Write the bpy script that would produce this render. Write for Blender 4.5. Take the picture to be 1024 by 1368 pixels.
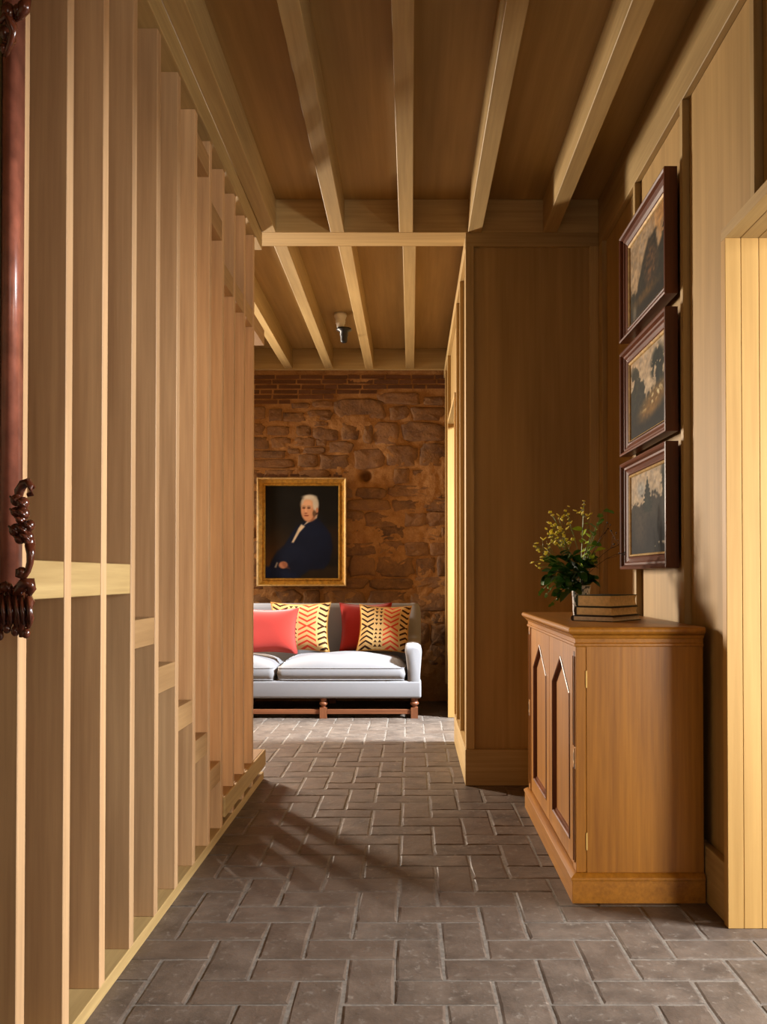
import bpy, bmesh, math, random
import numpy as np
from mathutils import Vector, Matrix

for o in list(bpy.data.objects):
    bpy.data.objects.remove(o, do_unlink=True)
SC = bpy.context.scene
COL = SC.collection
random.seed(7)
PI = math.pi

# ------------------------------------------------------------------ camera
F = 1170.0            # focal length in pixels of the 1024x1368 frame
CX = 549.0            # vanishing point x
PITCH = math.radians(0.8)
CY = 770.0 - F * math.tan(PITCH)
EYE = 1.05
cam_d = bpy.data.cameras.new('camera')
cam = bpy.data.objects.new('camera', cam_d)
COL.objects.link(cam)
cam.location = (0, 0, EYE)
cam.rotation_euler = (PI / 2 + PITCH, 0, 0)
cam_d.sensor_fit = 'HORIZONTAL'
cam_d.sensor_width = 36.0
cam_d.lens = 36.0 * F / 1024.0
cam_d.shift_x = (512.0 - CX) / 1024.0
cam_d.shift_y = (CY - 684.0) / 1024.0
cam_d.clip_start = 0.05
SC.camera = cam

# ------------------------------------------------------------------ world, light, exposure
w = bpy.data.worlds.new('world')
SC.world = w
w.use_nodes = True
w.node_tree.nodes['Background'].inputs[0].default_value = (0.75, 0.85, 1.0, 1)
w.node_tree.nodes['Background'].inputs[1].default_value = 0.05
vs = SC.view_settings
vs.view_transform = 'Standard'
vs.look = 'None'
vs.exposure = -0.42
vs.gamma = 1.0
vs.use_curve_mapping = False


def area(name, loc, target, sx, sy, power, col, spread=180):
    d = bpy.data.lights.new(name, 'AREA')
    d.shape = 'RECTANGLE'
    d.size = sx
    d.size_y = sy
    d.energy = power
    d.color = col
    d.spread = math.radians(spread)
    o = bpy.data.objects.new(name, d)
    COL.objects.link(o)
    o.location = loc
    o.rotation_euler = (Vector(target) - Vector(loc)).to_track_quat('-Z', 'Y').to_euler()
    return o


# daylight for the door and window openings of the house, plus added fills
area('daylight_sofa_room_window', (-2.69, 6.98, 1.65), (0.9, 3.4, 1.1), 0.32, 1.20, 240, (1.0, 0.86, 0.70), 130)
area('daylight_garden_door', (2.40, 5.52, 2.75), (-0.6, 6.15, 0.1), 0.35, 0.35, 230, (0.84, 0.92, 1.0), 80)
area('daylight_side_room_window', (3.25, 1.95, 1.80), (0.0, 1.8, 0.1), 0.8, 1.1, 220, (0.92, 0.96, 1.0), 120)
area('fill_side_room_low', (3.25, -0.60, 0.85), (-0.7, 3.0, 1.5), 1.6, 0.7, 260, (1.0, 0.93, 0.83))  # added low fill to brighten the stair post faces, not a real window
area('fill_behind_camera', (0.2, -1.9, 1.7), (-0.4, 3.0, 1.2), 1.4, 1.4, 13, (1.0, 0.93, 0.84))  # added weak fill from behind the camera for the near posts, no window there


# ------------------------------------------------------------------ tags and hierarchy
def tag(o, label=None, cat=None, group=None, kind=None):
    if label: o['label'] = label
    if cat: o['category'] = cat
    if group: o['group'] = group
    if kind: o['kind'] = kind
    return o


def empty(name, loc, rz=0.0, label=None, cat=None, group=None):
    o = bpy.data.objects.new(name, None)
    o.empty_display_size = 0.1
    COL.objects.link(o)
    o.location = loc
    o.rotation_euler = (0, 0, rz)
    return tag(o, label, cat, group)


class MB:
    """collects shapes, builds ONE mesh object"""
    def __init__(s):
        s.v = []; s.f = []; s.m = []; s.mi = 0; s.sm = []; s.smooth = False

    def add(s, vs_, fs):
        b = len(s.v)
        s.v += [tuple(p) for p in vs_]
        for f in fs:
            s.f.append(tuple(i + b for i in f)); s.m.append(s.mi); s.sm.append(s.smooth)

    def box(s, x0, x1, y0, y1, z0, z1):
        vs_ = [(x, y, z) for z in (z0, z1) for y in (y0, y1) for x in (x0, x1)]
        s.add(vs_, [(0, 2, 3, 1), (4, 5, 7, 6), (0, 1, 5, 4), (2, 6, 7, 3), (0, 4, 6, 2), (1, 3, 7, 5)])
        return s

    def prism(s, poly, axis, a0, a1):
        """poly: 2d points (ccw looking down +axis); axis 0 -> (y,z), 1 -> (x,z), 2 -> (x,y)"""
        def p(u, v, a):
            return [(a, u, v), (u, a, v), (u, v, a)][axis]
        n = len(poly)
        vs_ = [p(u, v, a0) for u, v in poly] + [p(u, v, a1) for u, v in poly]
        fs = [tuple(range(n))[::-1], tuple(range(n, 2 * n))]
        fs += [(i, (i + 1) % n, (i + 1) % n + n, i + n) for i in range(n)]
        s.add(vs_, fs)
        return s

    def lathe(s, prof, c=(0, 0, 0), n=20, cap=True):
        vs_ = []
        for r, z in prof:
            for k in range(n):
                a = 2 * PI * k / n
                vs_.append((c[0] + r * math.cos(a), c[1] + r * math.sin(a), c[2] + z))
        fs = []
        for i in range(len(prof) - 1):
            for k in range(n):
                k2 = (k + 1) % n
                fs.append((i * n + k, i * n + k2, (i + 1) * n + k2, (i + 1) * n + k))
        if cap:
            fs.append(tuple(range(n))[::-1])
            fs.append(tuple(range((len(prof) - 1) * n, len(prof) * n)))
        s.add(vs_, fs)
        return s

    def tube(s, pts, rad, n=8):
        pts = [Vector(p) for p in pts]
        if not isinstance(rad, (list, tuple)): rad = [rad] * len(pts)
        vs_ = []
        up = Vector((0.13, 0.31, 0.94)).normalized()
        for i, p in enumerate(pts):
            t = (pts[min(i + 1, len(pts) - 1)] - pts[max(i - 1, 0)])
            t = t.normalized() if t.length > 1e-9 else Vector((0, 0, 1))
            a = t.cross(up)
            if a.length < 1e-4: a = t.cross(Vector((1, 0, 0)))
            a.normalize(); b = t.cross(a)
            for k in range(n):
                an = 2 * PI * k / n
                vs_.append(p + (a * math.cos(an) + b * math.sin(an)) * rad[i])
        fs = []
        for i in range(len(pts) - 1):
            for k in range(n):
                k2 = (k + 1) % n
                fs.append((i * n + k, i * n + k2, (i + 1) * n + k2, (i + 1) * n + k))
        fs.append(tuple(range(n))[::-1])
        fs.append(tuple(range((len(pts) - 1) * n, len(pts) * n)))
        s.add(vs_, fs)
        return s

    def ball(s, c, r, nu=10, nv=6, rot=None):
        r = (r, r, r) if not isinstance(r, (tuple, list)) else r
        vs_ = []; fs = []
        for j in range(nv + 1):
            th = PI * j / nv
            for k in range(nu):
                ph = 2 * PI * k / nu
                q = Vector((r[0] * math.sin(th) * math.cos(ph), r[1] * math.sin(th) * math.sin(ph), r[2] * math.cos(th)))
                if rot: q = rot @ q
                vs_.append((c[0] + q.x, c[1] + q.y, c[2] + q.z))
        for j in range(nv):
            for k in range(nu):
                k2 = (k + 1) % nu
                fs.append((j * nu + k, (j + 1) * nu + k, (j + 1) * nu + k2, j * nu + k2))
        s.add(vs_, fs)
        return s

    def mesh(s, name, mats, bevel=0.0, seg=1):
        me = bpy.data.meshes.new(name)
        me.from_pydata(s.v, [], s.f)
        if not isinstance(mats, (list, tuple)): mats = [mats]
        for m in mats: me.materials.append(m)
        me.polygons.foreach_set('material_index', s.m)
        me.polygons.foreach_set('use_smooth', s.sm)
        bm = bmesh.new(); bm.from_mesh(me)
        bmesh.ops.remove_doubles(bm, verts=bm.verts, dist=1e-6)
        bmesh.ops.recalc_face_normals(bm, faces=bm.faces)
        if bevel > 0:
            es = [e for e in bm.edges if len(e.link_faces) == 2 and e.calc_face_angle(0) > 0.5]
            bmesh.ops.bevel(bm, geom=es, offset=bevel, segments=seg, profile=0.5, affect='EDGES', clamp_overlap=True)
        bm.to_mesh(me); bm.free()
        return me

    def build(s, name, mats, parent=None, bevel=0.0, seg=1, loc=None):
        o = bpy.data.objects.new(name, s.mesh(name, mats, bevel, seg))
        COL.objects.link(o)
        if parent is not None: o.parent = parent
        if loc is not None: o.location = loc
        return o


def obj_from(name, me, parent=None, loc=(0, 0, 0), rot=(0, 0, 0), scale=(1, 1, 1)):
    o = bpy.data.objects.new(name, me)
    COL.objects.link(o)
    o.parent = parent
    o.location = loc; o.rotation_euler = rot; o.scale = scale
    return o


def structure(o, label, cat):
    return tag(o, label, cat, kind='structure')


# ------------------------------------------------------------------ numpy value noise
def vnoise(x, y, seed=0):
    xi = np.floor(x).astype(np.int64); yi = np.floor(y).astype(np.int64)
    fx = x - xi; fy = y - yi
    fx = fx * fx * (3 - 2 * fx); fy = fy * fy * (3 - 2 * fy)

    def h(a, b):
        n = (a * 374761393 + b * 668265263 + seed * 974711) & 0x7fffffff
        n = ((n ^ (n >> 13)) * 1274126177) & 0x7fffffff
        n = n ^ (n >> 16)
        return (n & 0xffff) / 65535.0
    return (h(xi, yi) * (1 - fx) + h(xi + 1, yi) * fx) * (1 - fy) + (h(xi, yi + 1) * (1 - fx) + h(xi + 1, yi + 1) * fx) * fy


def fbm(x, y, seed=0, oct=4):
    t = 0; a = 0.5; tot = 0
    for i in range(oct):
        t = t + a * vnoise(x * 2 ** i, y * 2 ** i, seed + i * 17); tot += a; a *= 0.5
    return t / tot


# ------------------------------------------------------------------ materials
def srgb(r, g, b):
    def c(u):
        u /= 255.0
        return u / 12.92 if u <= 0.04045 else ((u + 0.055) / 1.055) ** 2.4
    return (c(r), c(g), c(b), 1.0)


class NT:
    def __init__(s, name):
        s.m = bpy.data.materials.new(name); s.m.use_nodes = True
        s.t = s.m.node_tree; s.b = s.t.nodes['Principled BSDF']

    def n(s, typ, **kw):
        nd = s.t.nodes.new(typ)
        for k, v in kw.items(): setattr(nd, k, v)
        return nd

    def l(s, a, b): s.t.links.new(a, b)

    def val(s, sock, v):
        if hasattr(v, 'is_output') or isinstance(v, bpy.types.NodeSocket): s.l(v, sock)
        else: sock.default_value = v

    def math(s, op, a, b=0.0, c=None):
        nd = s.n('ShaderNodeMath', operation=op)
        s.val(nd.inputs[0], a); s.val(nd.inputs[1], b)
        if c is not None: s.val(nd.inputs[2], c)
        return nd.outputs[0]

    def mix(s, f, a, b, mode='MIX'):
        nd = s.n('ShaderNodeMix', data_type='RGBA', blend_type=mode)
        s.val(nd.inputs[0], f); s.val(nd.inputs[6], a); s.val(nd.inputs[7], b)
        return nd.outputs[2]

    def noise(s, vec, scale=5.0, detail=4.0, rough=0.55):
        nd = s.n('ShaderNodeTexNoise')
        s.l(vec, nd.inputs['Vector'])
        nd.inputs['Scale'].default_value = scale; nd.inputs['Detail'].default_value = detail
        nd.inputs['Roughness'].default_value = rough
        return nd.outputs['Fac']

    def ramp(s, f, a, b):
        nd = s.n('ShaderNodeMapRange'); nd.clamp = True
        s.l(f, nd.inputs[0]); nd.inputs[1].default_value = a; nd.inputs[2].default_value = b
        return nd.outputs[0]

    def coords(s, sc=(1, 1, 1), rnd=True):
        tc = s.n('ShaderNodeTexCoord')
        v = tc.outputs['Object']
        if rnd:
            oi = s.n('ShaderNodeObjectInfo')
            mu = s.math('MULTIPLY', oi.outputs['Random'], 37.0)
            ad = s.n('ShaderNodeVectorMath', operation='ADD')
            s.l(v, ad.inputs[0]); s.l(mu, ad.inputs[1]); v = ad.outputs[0]
        mp = s.n('ShaderNodeMapping'); mp.inputs['Scale'].default_value = sc
        s.l(v, mp.inputs['Vector'])
        return mp.outputs[0], v

    def rand(s):
        return s.n('ShaderNodeObjectInfo').outputs['Random']

    def bump(s, h, strength=0.3, dist=0.005):
        nd = s.n('ShaderNodeBump')
        nd.inputs['Strength'].default_value = strength; nd.inputs['Distance'].default_value = dist
        s.l(h, nd.inputs['Height']); s.l(nd.outputs[0], s.b.inputs['Normal'])

    def done(s, col=None, rough=0.5, metal=0.0, spec=0.5):
        if col is not None: s.val(s.b.inputs['Base Color'], col)
        s.val(s.b.inputs['Roughness'], rough); s.b.inputs['Metallic'].default_value = metal
        s.b.inputs['Specular IOR Level'].default_value = spec
        return s.m


def wood(name, light, dark, axis, rough=0.5, grain=60.0, vary=0.25, bump=0.12, spec=0.35):
    t = NT(name)
    sc = [grain, grain, grain]; sc['XYZ'.index(axis)] = grain * 0.035
    v, raw = t.coords(tuple(sc))
    g = t.noise(v, 1.0, 5.0, 0.6)
    sc2 = [7.0, 7.0, 7.0]; sc2['XYZ'.index(axis)] = 0.9
    mp = t.n('ShaderNodeMapping'); mp.inputs['Scale'].default_value = tuple(sc2); t.l(raw, mp.inputs['Vector'])
    g2 = t.noise(mp.outputs[0], 1.0, 3.0, 0.5)
    f = t.math('ADD', t.math('MULTIPLY', t.ramp(g, 0.3, 0.7), 0.5), t.math('MULTIPLY', t.ramp(g2, 0.3, 0.7), 0.5))
    dk = tuple(k * 0.86 for k in dark[:3]) + (1,); lt = tuple(k * 1.06 for k in light[:3]) + (1,)
    c = t.mix(f, dk, lt)
    r = t.math('ADD', t.math('MULTIPLY', t.rand(), vary), 1.0 - vary * 0.6)
    mul = t.n('ShaderNodeCombineColor'); t.l(r, mul.inputs[0]); t.l(r, mul.inputs[1]); t.l(r, mul.inputs[2])
    c = t.mix(1.0, c, mul.outputs[0], 'MULTIPLY')
    t.bump(g, bump, 0.002)
    return t.done(c, rough, 0, spec)


def plain(name, col, rough=0.5, metal=0.0, nscale=0, namt=0.2, spec=0.5, bump=0):
    t = NT(name)
    c = col
    if nscale:
        v, raw = t.coords((nscale,) * 3)
        g = t.noise(v, 1.0, 4.0)
        d = tuple(k * (1 - namt) for k in col[:3]) + (1,)
        l_ = tuple(min(1, k * (1 + namt)) for k in col[:3]) + (1,)
        c = t.mix(t.ramp(g, 0.3, 0.7), d, l_)
        if bump: t.bump(g, bump, 0.003)
    return t.done(c, rough, metal, spec)


PALE_L, PALE_D = srgb(188, 160, 108), srgb(162, 132, 82)
M = {}
for ax in 'XYZ':
    M['ash' + ax] = wood('pale_ash_grain_' + ax.lower(), PALE_L, PALE_D, ax, 0.55)
    M['ply' + ax] = wood('pale_plywood_grain_' + ax.lower(), srgb(178, 145, 90), srgb(157, 125, 72), ax, 0.6, 30.0, 0.1)
    M['oak' + ax] = wood('golden_oak_grain_' + ax.lower(), srgb(188, 128, 42), srgb(144, 88, 20), ax, 0.36, 70.0, 0.08, 0.1, 0.5)
    M['walnut' + ax] = wood('turned_brown_wood_' + ax.lower(), srgb(150, 92, 58), srgb(96, 54, 32), ax, 0.4, 60.0)
    M['mahogany' + ax] = wood('red_brown_frame_wood_' + ax.lower(), srgb(112, 62, 36), srgb(66, 32, 20), ax, 0.38, 60.0, 0.1)
M['lighter_post'] = wood('pink_ash_grain_z', srgb(204, 166, 122), srgb(176, 136, 96), 'Z', 0.55, 60.0, 0.3)
M['board'] = wood('yellow_pine_boards', srgb(206, 166, 100), srgb(186, 144, 80), 'Z', 0.5, 40.0, 0.12)
M['dark_line'] = plain('dark_groove', srgb(46, 24, 12), 0.6)
M['brass'] = plain('brass', srgb(226, 190, 110), 0.4, 0.2)
M['bone'] = plain('bone_escutcheon', srgb(226, 196, 150), 0.4)
M['gold'] = plain('old_gilt', srgb(168, 124, 44), 0.42, 0.35, 40, 0.35)
M['gold_light'] = plain('pale_worn_gilt', srgb(178, 146, 92), 0.5, 0.15, 40, 0.3)
M['mirror_frame'] = plain('polished_mahogany', srgb(150, 88, 68), 0.3, 0, 25, 0.3, 0.6)
M['carved'] = plain('carved_dark_mahogany', srgb(84, 40, 24), 0.2, 0, 60, 0.4, 0.6)
M['olive_gilt'] = plain('olive_gilt_slope', srgb(96, 76, 20), 0.5, 0.1, 20, 0.3)
M['mirror_glass'] = plain('mirror_glass', srgb(210, 212, 205), 0.03, 1.0)
M['tread'] = wood('tread_ash_grain_y', srgb(176, 140, 94), srgb(150, 114, 72), 'Y', 0.6)
M['black'] = plain('black_plastic', srgb(16, 15, 15), 0.4)
M['white_cer'] = plain('white_ceramic', srgb(225, 218, 205), 0.3)
M['plaster'] = plain('off_white_plaster', srgb(196, 170, 130), 0.9, 0, 6, 0.08)


def mat_paver(name):
    t = NT(name)
    v, raw = t.coords((1, 1, 1))
    a = t.noise(raw, 9.0, 5.0, 0.6); b = t.noise(raw, 45.0, 5.0, 0.65)
    c = t.mix(t.ramp(a, 0.3, 0.72), srgb(76, 66, 58), srgb(116, 102, 90))
    c = t.mix(t.math('MULTIPLY', t.ramp(b, 0.58, 0.72), 0.6), c, srgb(156, 146, 134))
    c = t.mix(t.math('MULTIPLY', t.rand(), 0.45), c, srgb(94, 76, 62))
    h = t.math('ADD', a, t.math('MULTIPLY', b, 0.5))
    t.bump(h, 0.55, 0.006)
    r = t.math('ADD', t.math('MULTIPLY', b, 0.3), 0.38)
    return t.done(c, r, 0, 0.4)


def mat_stone(name, cols, bump=0.8, sc=10.0, dist=0.02):
    t = NT(name)
    v, raw = t.coords((1, 1, 1))
    a = t.noise(raw, sc, 6.0, 0.65); b = t.noise(raw, sc * 6, 5.0, 0.7)
    c = t.mix(t.rand(), cols[0], cols[1])
    c = t.mix(t.ramp(a, 0.35, 0.7), c, cols[2])
    c = t.mix(t.math('MULTIPLY', t.ramp(b, 0.5, 0.75), 0.4), c, cols[3])
    t.bump(t.math('ADD', a, t.math('MULTIPLY', b, 0.5)), bump, dist)
    return t.done(c, 0.92, 0, 0.15)


M['paver'] = mat_paver('worn_clay_paver')
M['grout'] = plain('grey_grout', srgb(120, 111, 101), 0.95, 0, 60, 0.25, 0.2, 0.4)
M['stone'] = mat_stone('rubble_stone', [srgb(128, 96, 72), srgb(88, 68, 57), srgb(146, 109, 73), srgb(176, 136, 94)])
M['mortar'] = mat_stone('lime_mortar', [srgb(178, 134, 86), srgb(166, 122, 76), srgb(140, 98, 58), srgb(198, 156, 106)], 0.9, 12.0, 0.02)
M['brick'] = mat_stone('old_thin_brick', [srgb(100, 66, 44), srgb(70, 50, 38), srgb(112, 76, 52), srgb(126, 92, 68)], 0.5, 16.0, 0.006)


def mat_fabric(name, col, scale=220.0, amt=0.16, sheen=0.2):
    t = NT(name)
    v, raw = t.coords((scale,) * 3, False)
    a = t.noise(v, 1.0, 2.0)
    g = t.noise(raw, 12.0, 3.0)
    d = tuple(k * (1 - amt) for k in col[:3]) + (1,)
    c = t.mix(t.math('ADD', t.math('MULTIPLY', a, 0.6), t.math('MULTIPLY', g, 0.4)), d, col)
    t.bump(a, 0.25, 0.001)
    t.b.inputs['Sheen Weight'].default_value = sheen
    return t.done(c, 0.9, 0, 0.1)


M['linen'] = mat_fabric('pale_grey_linen', srgb(138, 135, 135))
M['coral'] = mat_fabric('coral_velvet', srgb(186, 56, 44), 300, 0.2, 0.5)
M['red'] = mat_fabric('deep_red_velvet', srgb(160, 34, 24), 300, 0.2, 0.4)


def mat_chevron():
    t = NT('chevron_weave')
    tc = t.n('ShaderNodeTexCoord')
    sp = t.n('ShaderNodeSeparateXYZ'); t.l(tc.outputs['UV'], sp.inputs[0])
    u, v = sp.outputs[0], sp.outputs[1]            # 0..1
    va = t.math('ABSOLUTE', t.math('SUBTRACT', v, 0.5))

    def chev(uc, lo, hi, s=0.62, n=9.0):
        d = t.math('ABSOLUTE', t.math('SUBTRACT', u, uc))
        k = t.math('SUBTRACT', va, t.math('MULTIPLY', d, s))
        fr = t.math('FRACT', t.math('ADD', t.math('MULTIPLY', k, n), 20.3))
        st = t.math('LESS_THAN', fr, 0.40)
        inside = t.math('MULTIPLY', t.math('GREATER_THAN', u, lo), t.math('LESS_THAN', u, hi))
        return t.math('MULTIPLY', st, inside)

    black = chev(0.16, 0.02, 0.30)
    red = chev(0.66, 0.50, 0.82)
    edge = chev(0.97, 0.85, 1.0)

    def tri(uc, hw, n):
        fr = t.math('FRACT', t.math('MULTIPLY', va, n))
        d = t.math('ABSOLUTE', t.math('SUBTRACT', u, uc))
        return t.math('LESS_THAN', d, t.math('MULTIPLY', t.math('SUBTRACT', fr, 0.35), hw))
    tr = t.math('MAXIMUM', tri(0.355, 0.055, 11.0), tri(0.445, 0.055, 11.0))
    cream = srgb(196, 158, 100)
    c = t.mix(black, cream, srgb(52, 30, 18))
    c = t.mix(t.math('MAXIMUM', tr, edge), c, srgb(60, 34, 20))
    c = t.mix(red, c, srgb(190, 62, 40))
    v2, raw = t.coords((260,) * 3, False)
    t.bump(t.noise(v2, 1.0, 2.0), 0.3, 0.001)
    return t.done(c, 0.9, 0, 0.1)


M['chevron'] = mat_chevron()


def mat_paint():
    t = NT('oil_paint')
    at = t.n('ShaderNodeAttribute'); at.attribute_name = 'paint'
    v, raw = t.coords((80,) * 3, False)
    t.bump(t.noise(v, 1.0, 4.0), 0.15, 0.001)
    return t.done(at.outputs['Color'], 0.75, 0, 0.12)


M['paint'] = mat_paint()
M['pages'] = plain('cream_page_edges', srgb(240, 206, 148), 0.85, 0, 90, 0.12)
M['pages_grey'] = plain('greyed_page_edges', srgb(220, 200, 170), 0.85, 0, 90, 0.12)
M['cover_green'] = plain('dark_green_book_cloth', srgb(44, 56, 44), 0.7)
M['cover_dark'] = plain('dark_brown_book_cloth', srgb(38, 26, 22), 0.7)
M['cover_tan'] = plain('tan_book_jacket', srgb(188, 142, 74), 0.6)
M['leaf_dark'] = plain('glossy_dark_leaf', srgb(46, 92, 34), 0.28, 0, 30, 0.35, 0.6)
M['leaf_mid'] = plain('mid_green_leaf', srgb(92, 140, 50), 0.4, 0, 30, 0.3)
M['leaf_lime'] = plain('lime_green_leaf', srgb(176, 200, 52), 0.45, 0, 30, 0.3)
M['stem'] = plain('green_stem', srgb(116, 140, 58), 0.5)
M['twig'] = plain('dark_brown_twig', srgb(54, 38, 24), 0.6)
M['blossom'] = plain('yellow_blossom', srgb(246, 230, 76), 0.6)


def mat_vase():
    t = NT('white_patterned_glass')
    v, raw = t.coords((1, 1, 1), False)
    vo = t.n('ShaderNodeTexVoronoi'); vo.inputs['Scale'].default_value = 55.0; t.l(raw, vo.inputs['Vector'])
    f = t.math('LESS_THAN', vo.outputs['Distance'], 0.55)
    c = t.mix(f, srgb(96, 106, 110), srgb(226, 224, 220))
    return t.done(c, 0.12, 0, 0.6)


M['vase'] = mat_vase()

# ================================================================== SETTING
XL = -0.765           # corridor face of the stair screen
XW = 0.975            # right wall panel plane
XB = 0.950            # batten / rail plane of right wall
ZB = 2.795            # beam undersides
ZC = 2.965            # ceiling boards
ZR = 2.725            # underside of the frieze rail
YP = 4.42             # front of the partition
XP = 0.276            # left face of the partition
YB = 7.40             # back wall

# ---- floor
fl = MB(); fl.box(-2.9, 3.5, -2.1, 7.6, -0.12, -0.0030)
floor = structure(fl.build('floor', M['grout']), 'herringbone floor of worn grey-brown clay pavers', 'floor')
PW = 0.128


def paver_mesh(seed):
    r = random.Random(seed)
    hx, hy = PW - 0.0038, PW / 2 - 0.0038
    base = [(-hx, -hy), (0, -hy), (hx, -hy), (hx, 0), (hx, hy), (0, hy), (-hx, hy), (-hx, 0)]
    lo, up = [], []
    for (x, y) in base:
        jx, jy = r.uniform(-.0022, .0022), r.uniform(-.0022, .0022)
        lo.append((x + jx, y + jy, -0.012))
        e = 0.004 + r.random() * 0.004
        up.append((x + jx - math.copysign(e, x) * (x != 0), y + jy - math.copysign(e, y) * (y != 0), r.uniform(-.0012, .0008)))
    mid = [(a[0], a[1], -0.0026) for a in lo]
    m = MB()
    n = 8
    fs = [(i, (i + 1) % n, (i + 1) % n + n, i + n) for i in range(n)] + [(i + n, (i + 1) % n + n, (i + 1) % n + 2 * n, i + 2 * n) for i in range(n)]
    fs += [(2 * n + i, 2 * n + (i + 1) % n, 3 * n) for i in range(n)]
    m.add(lo + mid + up + [(0, 0, r.uniform(-.0006, .0012))], fs)
    return m.mesh('paver', M['paver'])


PAV = [paver_mesh(i) for i in range(10)]
cells = []
for i in range(-60, 80):
    for k in range(-30, 30):
        for kind in (0, 1):
            u0, v0 = (i + 4 * k, i) if kind == 0 else (i - 1 + 4 * k, i)
            cu, cv = (u0 + 1, v0 + 0.5) if kind == 0 else (u0 + 0.5, v0 + 1)
            X, Y = 0.47 + cu * PW, 2.165 + cv * PW
            if -2.5 < X < 3.0 and 0.4 < Y < 7.45:
                cells.append((X, Y, kind))


def in_view(X, Y):
    if Y < 2.0 or Y > 6.75: return False
    if Y < 4.6 and X < XL - 0.02: return False
    if X > 0.28 and Y > YP + 0.05: return False
    if X > 0.53 and 2.85 < Y < 4.0: return False
    if X > 0.97 and Y > 2.66: return False
    px = CX + F * X / Y
    return -30 < px < 1054


vis = sorted([c for c in cells if in_view(c[0], c[1])], key=lambda c: c[1])
near, rest = vis[:300], vis[300:] + [c for c in cells if not in_view(c[0], c[1])]
rr = random.Random(3)
for (X, Y, kind) in near:
    obj_from('paver', rr.choice(PAV), floor, (X, Y, rr.uniform(-.0008, .0008)),
             (rr.uniform(-.004, .004), rr.uniform(-.004, .004), (PI / 2 if kind else 0) + rr.choice((0, PI))))
pf = MB()
for (X, Y, kind) in rest:
    hx, hy = (PW - .005, PW / 2 - .005) if kind == 0 else (PW / 2 - .005, PW - .005)
    pf.box(X - hx, X + hx, Y - hy, Y + hy, -.012, rr.uniform(-.001, .0005))
tag(pf.build('paver_field', M['paver'], floor), kind='stuff')

# ---- back wall: mortar bed, rubble stones, thin brick courses
def at_back(px, py, Y=YB):
    return (px - CX) / F * Y, EYE + (770 - py) / F * Y


nx, nz = 210, 190
gx = np.linspace(-2.62, 0.36, nx); gz = np.linspace(-0.05, 2.97, nz)
GX, GZ = np.meshgrid(gx, gz)
D = (fbm(GX * 5, GZ * 5, 1, 5) - 0.5) * 0.045 + (fbm(GX * 30, GZ * 30, 5, 3) - 0.5) * 0.016
hx_, hz_ = at_back(487, 636)
hole = np.exp(-(((GX - hx_) / 0.05) ** 2 + ((GZ - hz_) / 0.045) ** 2) ** 2)
GY = YB + D - 0.002 + hole * 0.12
GY = np.where(GZ > 2.42, YB + 0.003 + D * 0.2, GY)
vv = np.stack([GX, GY, GZ], -1).reshape(-1, 3)
ff = [(j * nx + i, j * nx + i + 1, (j + 1) * nx + i + 1, (j + 1) * nx + i) for j in range(nz - 1) for i in range(nx - 1)]
me = bpy.data.meshes.new('wall_back')
b0 = len(vv)
me.from_pydata([tuple(p) for p in vv] + [(-2.62, 7.75, -.05), (.36, 7.75, -.05), (.36, 7.75, 2.97), (-2.62, 7.75, 2.97)], [],
               ff + [(b0 + 1, b0, b0 + 3, b0 + 2)])
me.materials.append(M['mortar'])
for p in me.polygons: p.use_smooth = True
wall_back = obj_from('wall_back', me)
structure(wall_back, 'rough rubble stone wall with thin brick courses under the ceiling', 'wall')


def stone(cx, cz, w_, h_, seed, name='stone', parent=wall_back, proud=0.014):
    r = random.Random(seed)
    n = 14
    ring = []
    ph = [r.uniform(-1, 1) for _ in range(n)]
    for k in range(n):
        a = 2 * PI * k / n + 0.11
        c_, s_ = math.cos(a), math.sin(a)
        e = 0.40
        x = math.copysign(abs(c_) ** e, c_) * w_ / 2; z = math.copysign(abs(s_) ** e, s_) * h_ / 2
        j = 1 + 0.13 * ph[k]
        ring.append((x * j, z * j))
    tl = (r.uniform(-.05, .05), r.uniform(-.08, .08))
    lev = [(1.0, 0.03), (0.97, -proud * 0.45), (0.84, -proud * 0.95), (0.5, -proud * 1.05)]
    vs_ = []
    for sc_, dy in lev:
        for (x, z) in ring:
            q = 0.0 if dy > 0 else r.uniform(-.007, .007)
            vs_.append((x * sc_, dy + q + tl[0] * x * sc_ * (dy < 0) + tl[1] * z * sc_ * (dy < 0), z * sc_))
    vs_.append((0, -proud * 1.05 + r.uniform(-.006, .006), 0))
    fs = []
    for L in range(3):
        fs += [(L * n + i, L * n + (i + 1) % n, (L + 1) * n + (i + 1) % n, (L + 1) * n + i) for i in range(n)]
    fs += [(3 * n + i, 3 * n + (i + 1) % n, 4 * n) for i in range(n)]
    m = MB(); m.smooth = True; m.add(vs_, fs)
    return m.build(name, M['stone'], parent, loc=(cx, YB + 0.004, cz))


def c5(x, y): return at_back(335 + x / 3.864, 490 + y / 3.864)


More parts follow.
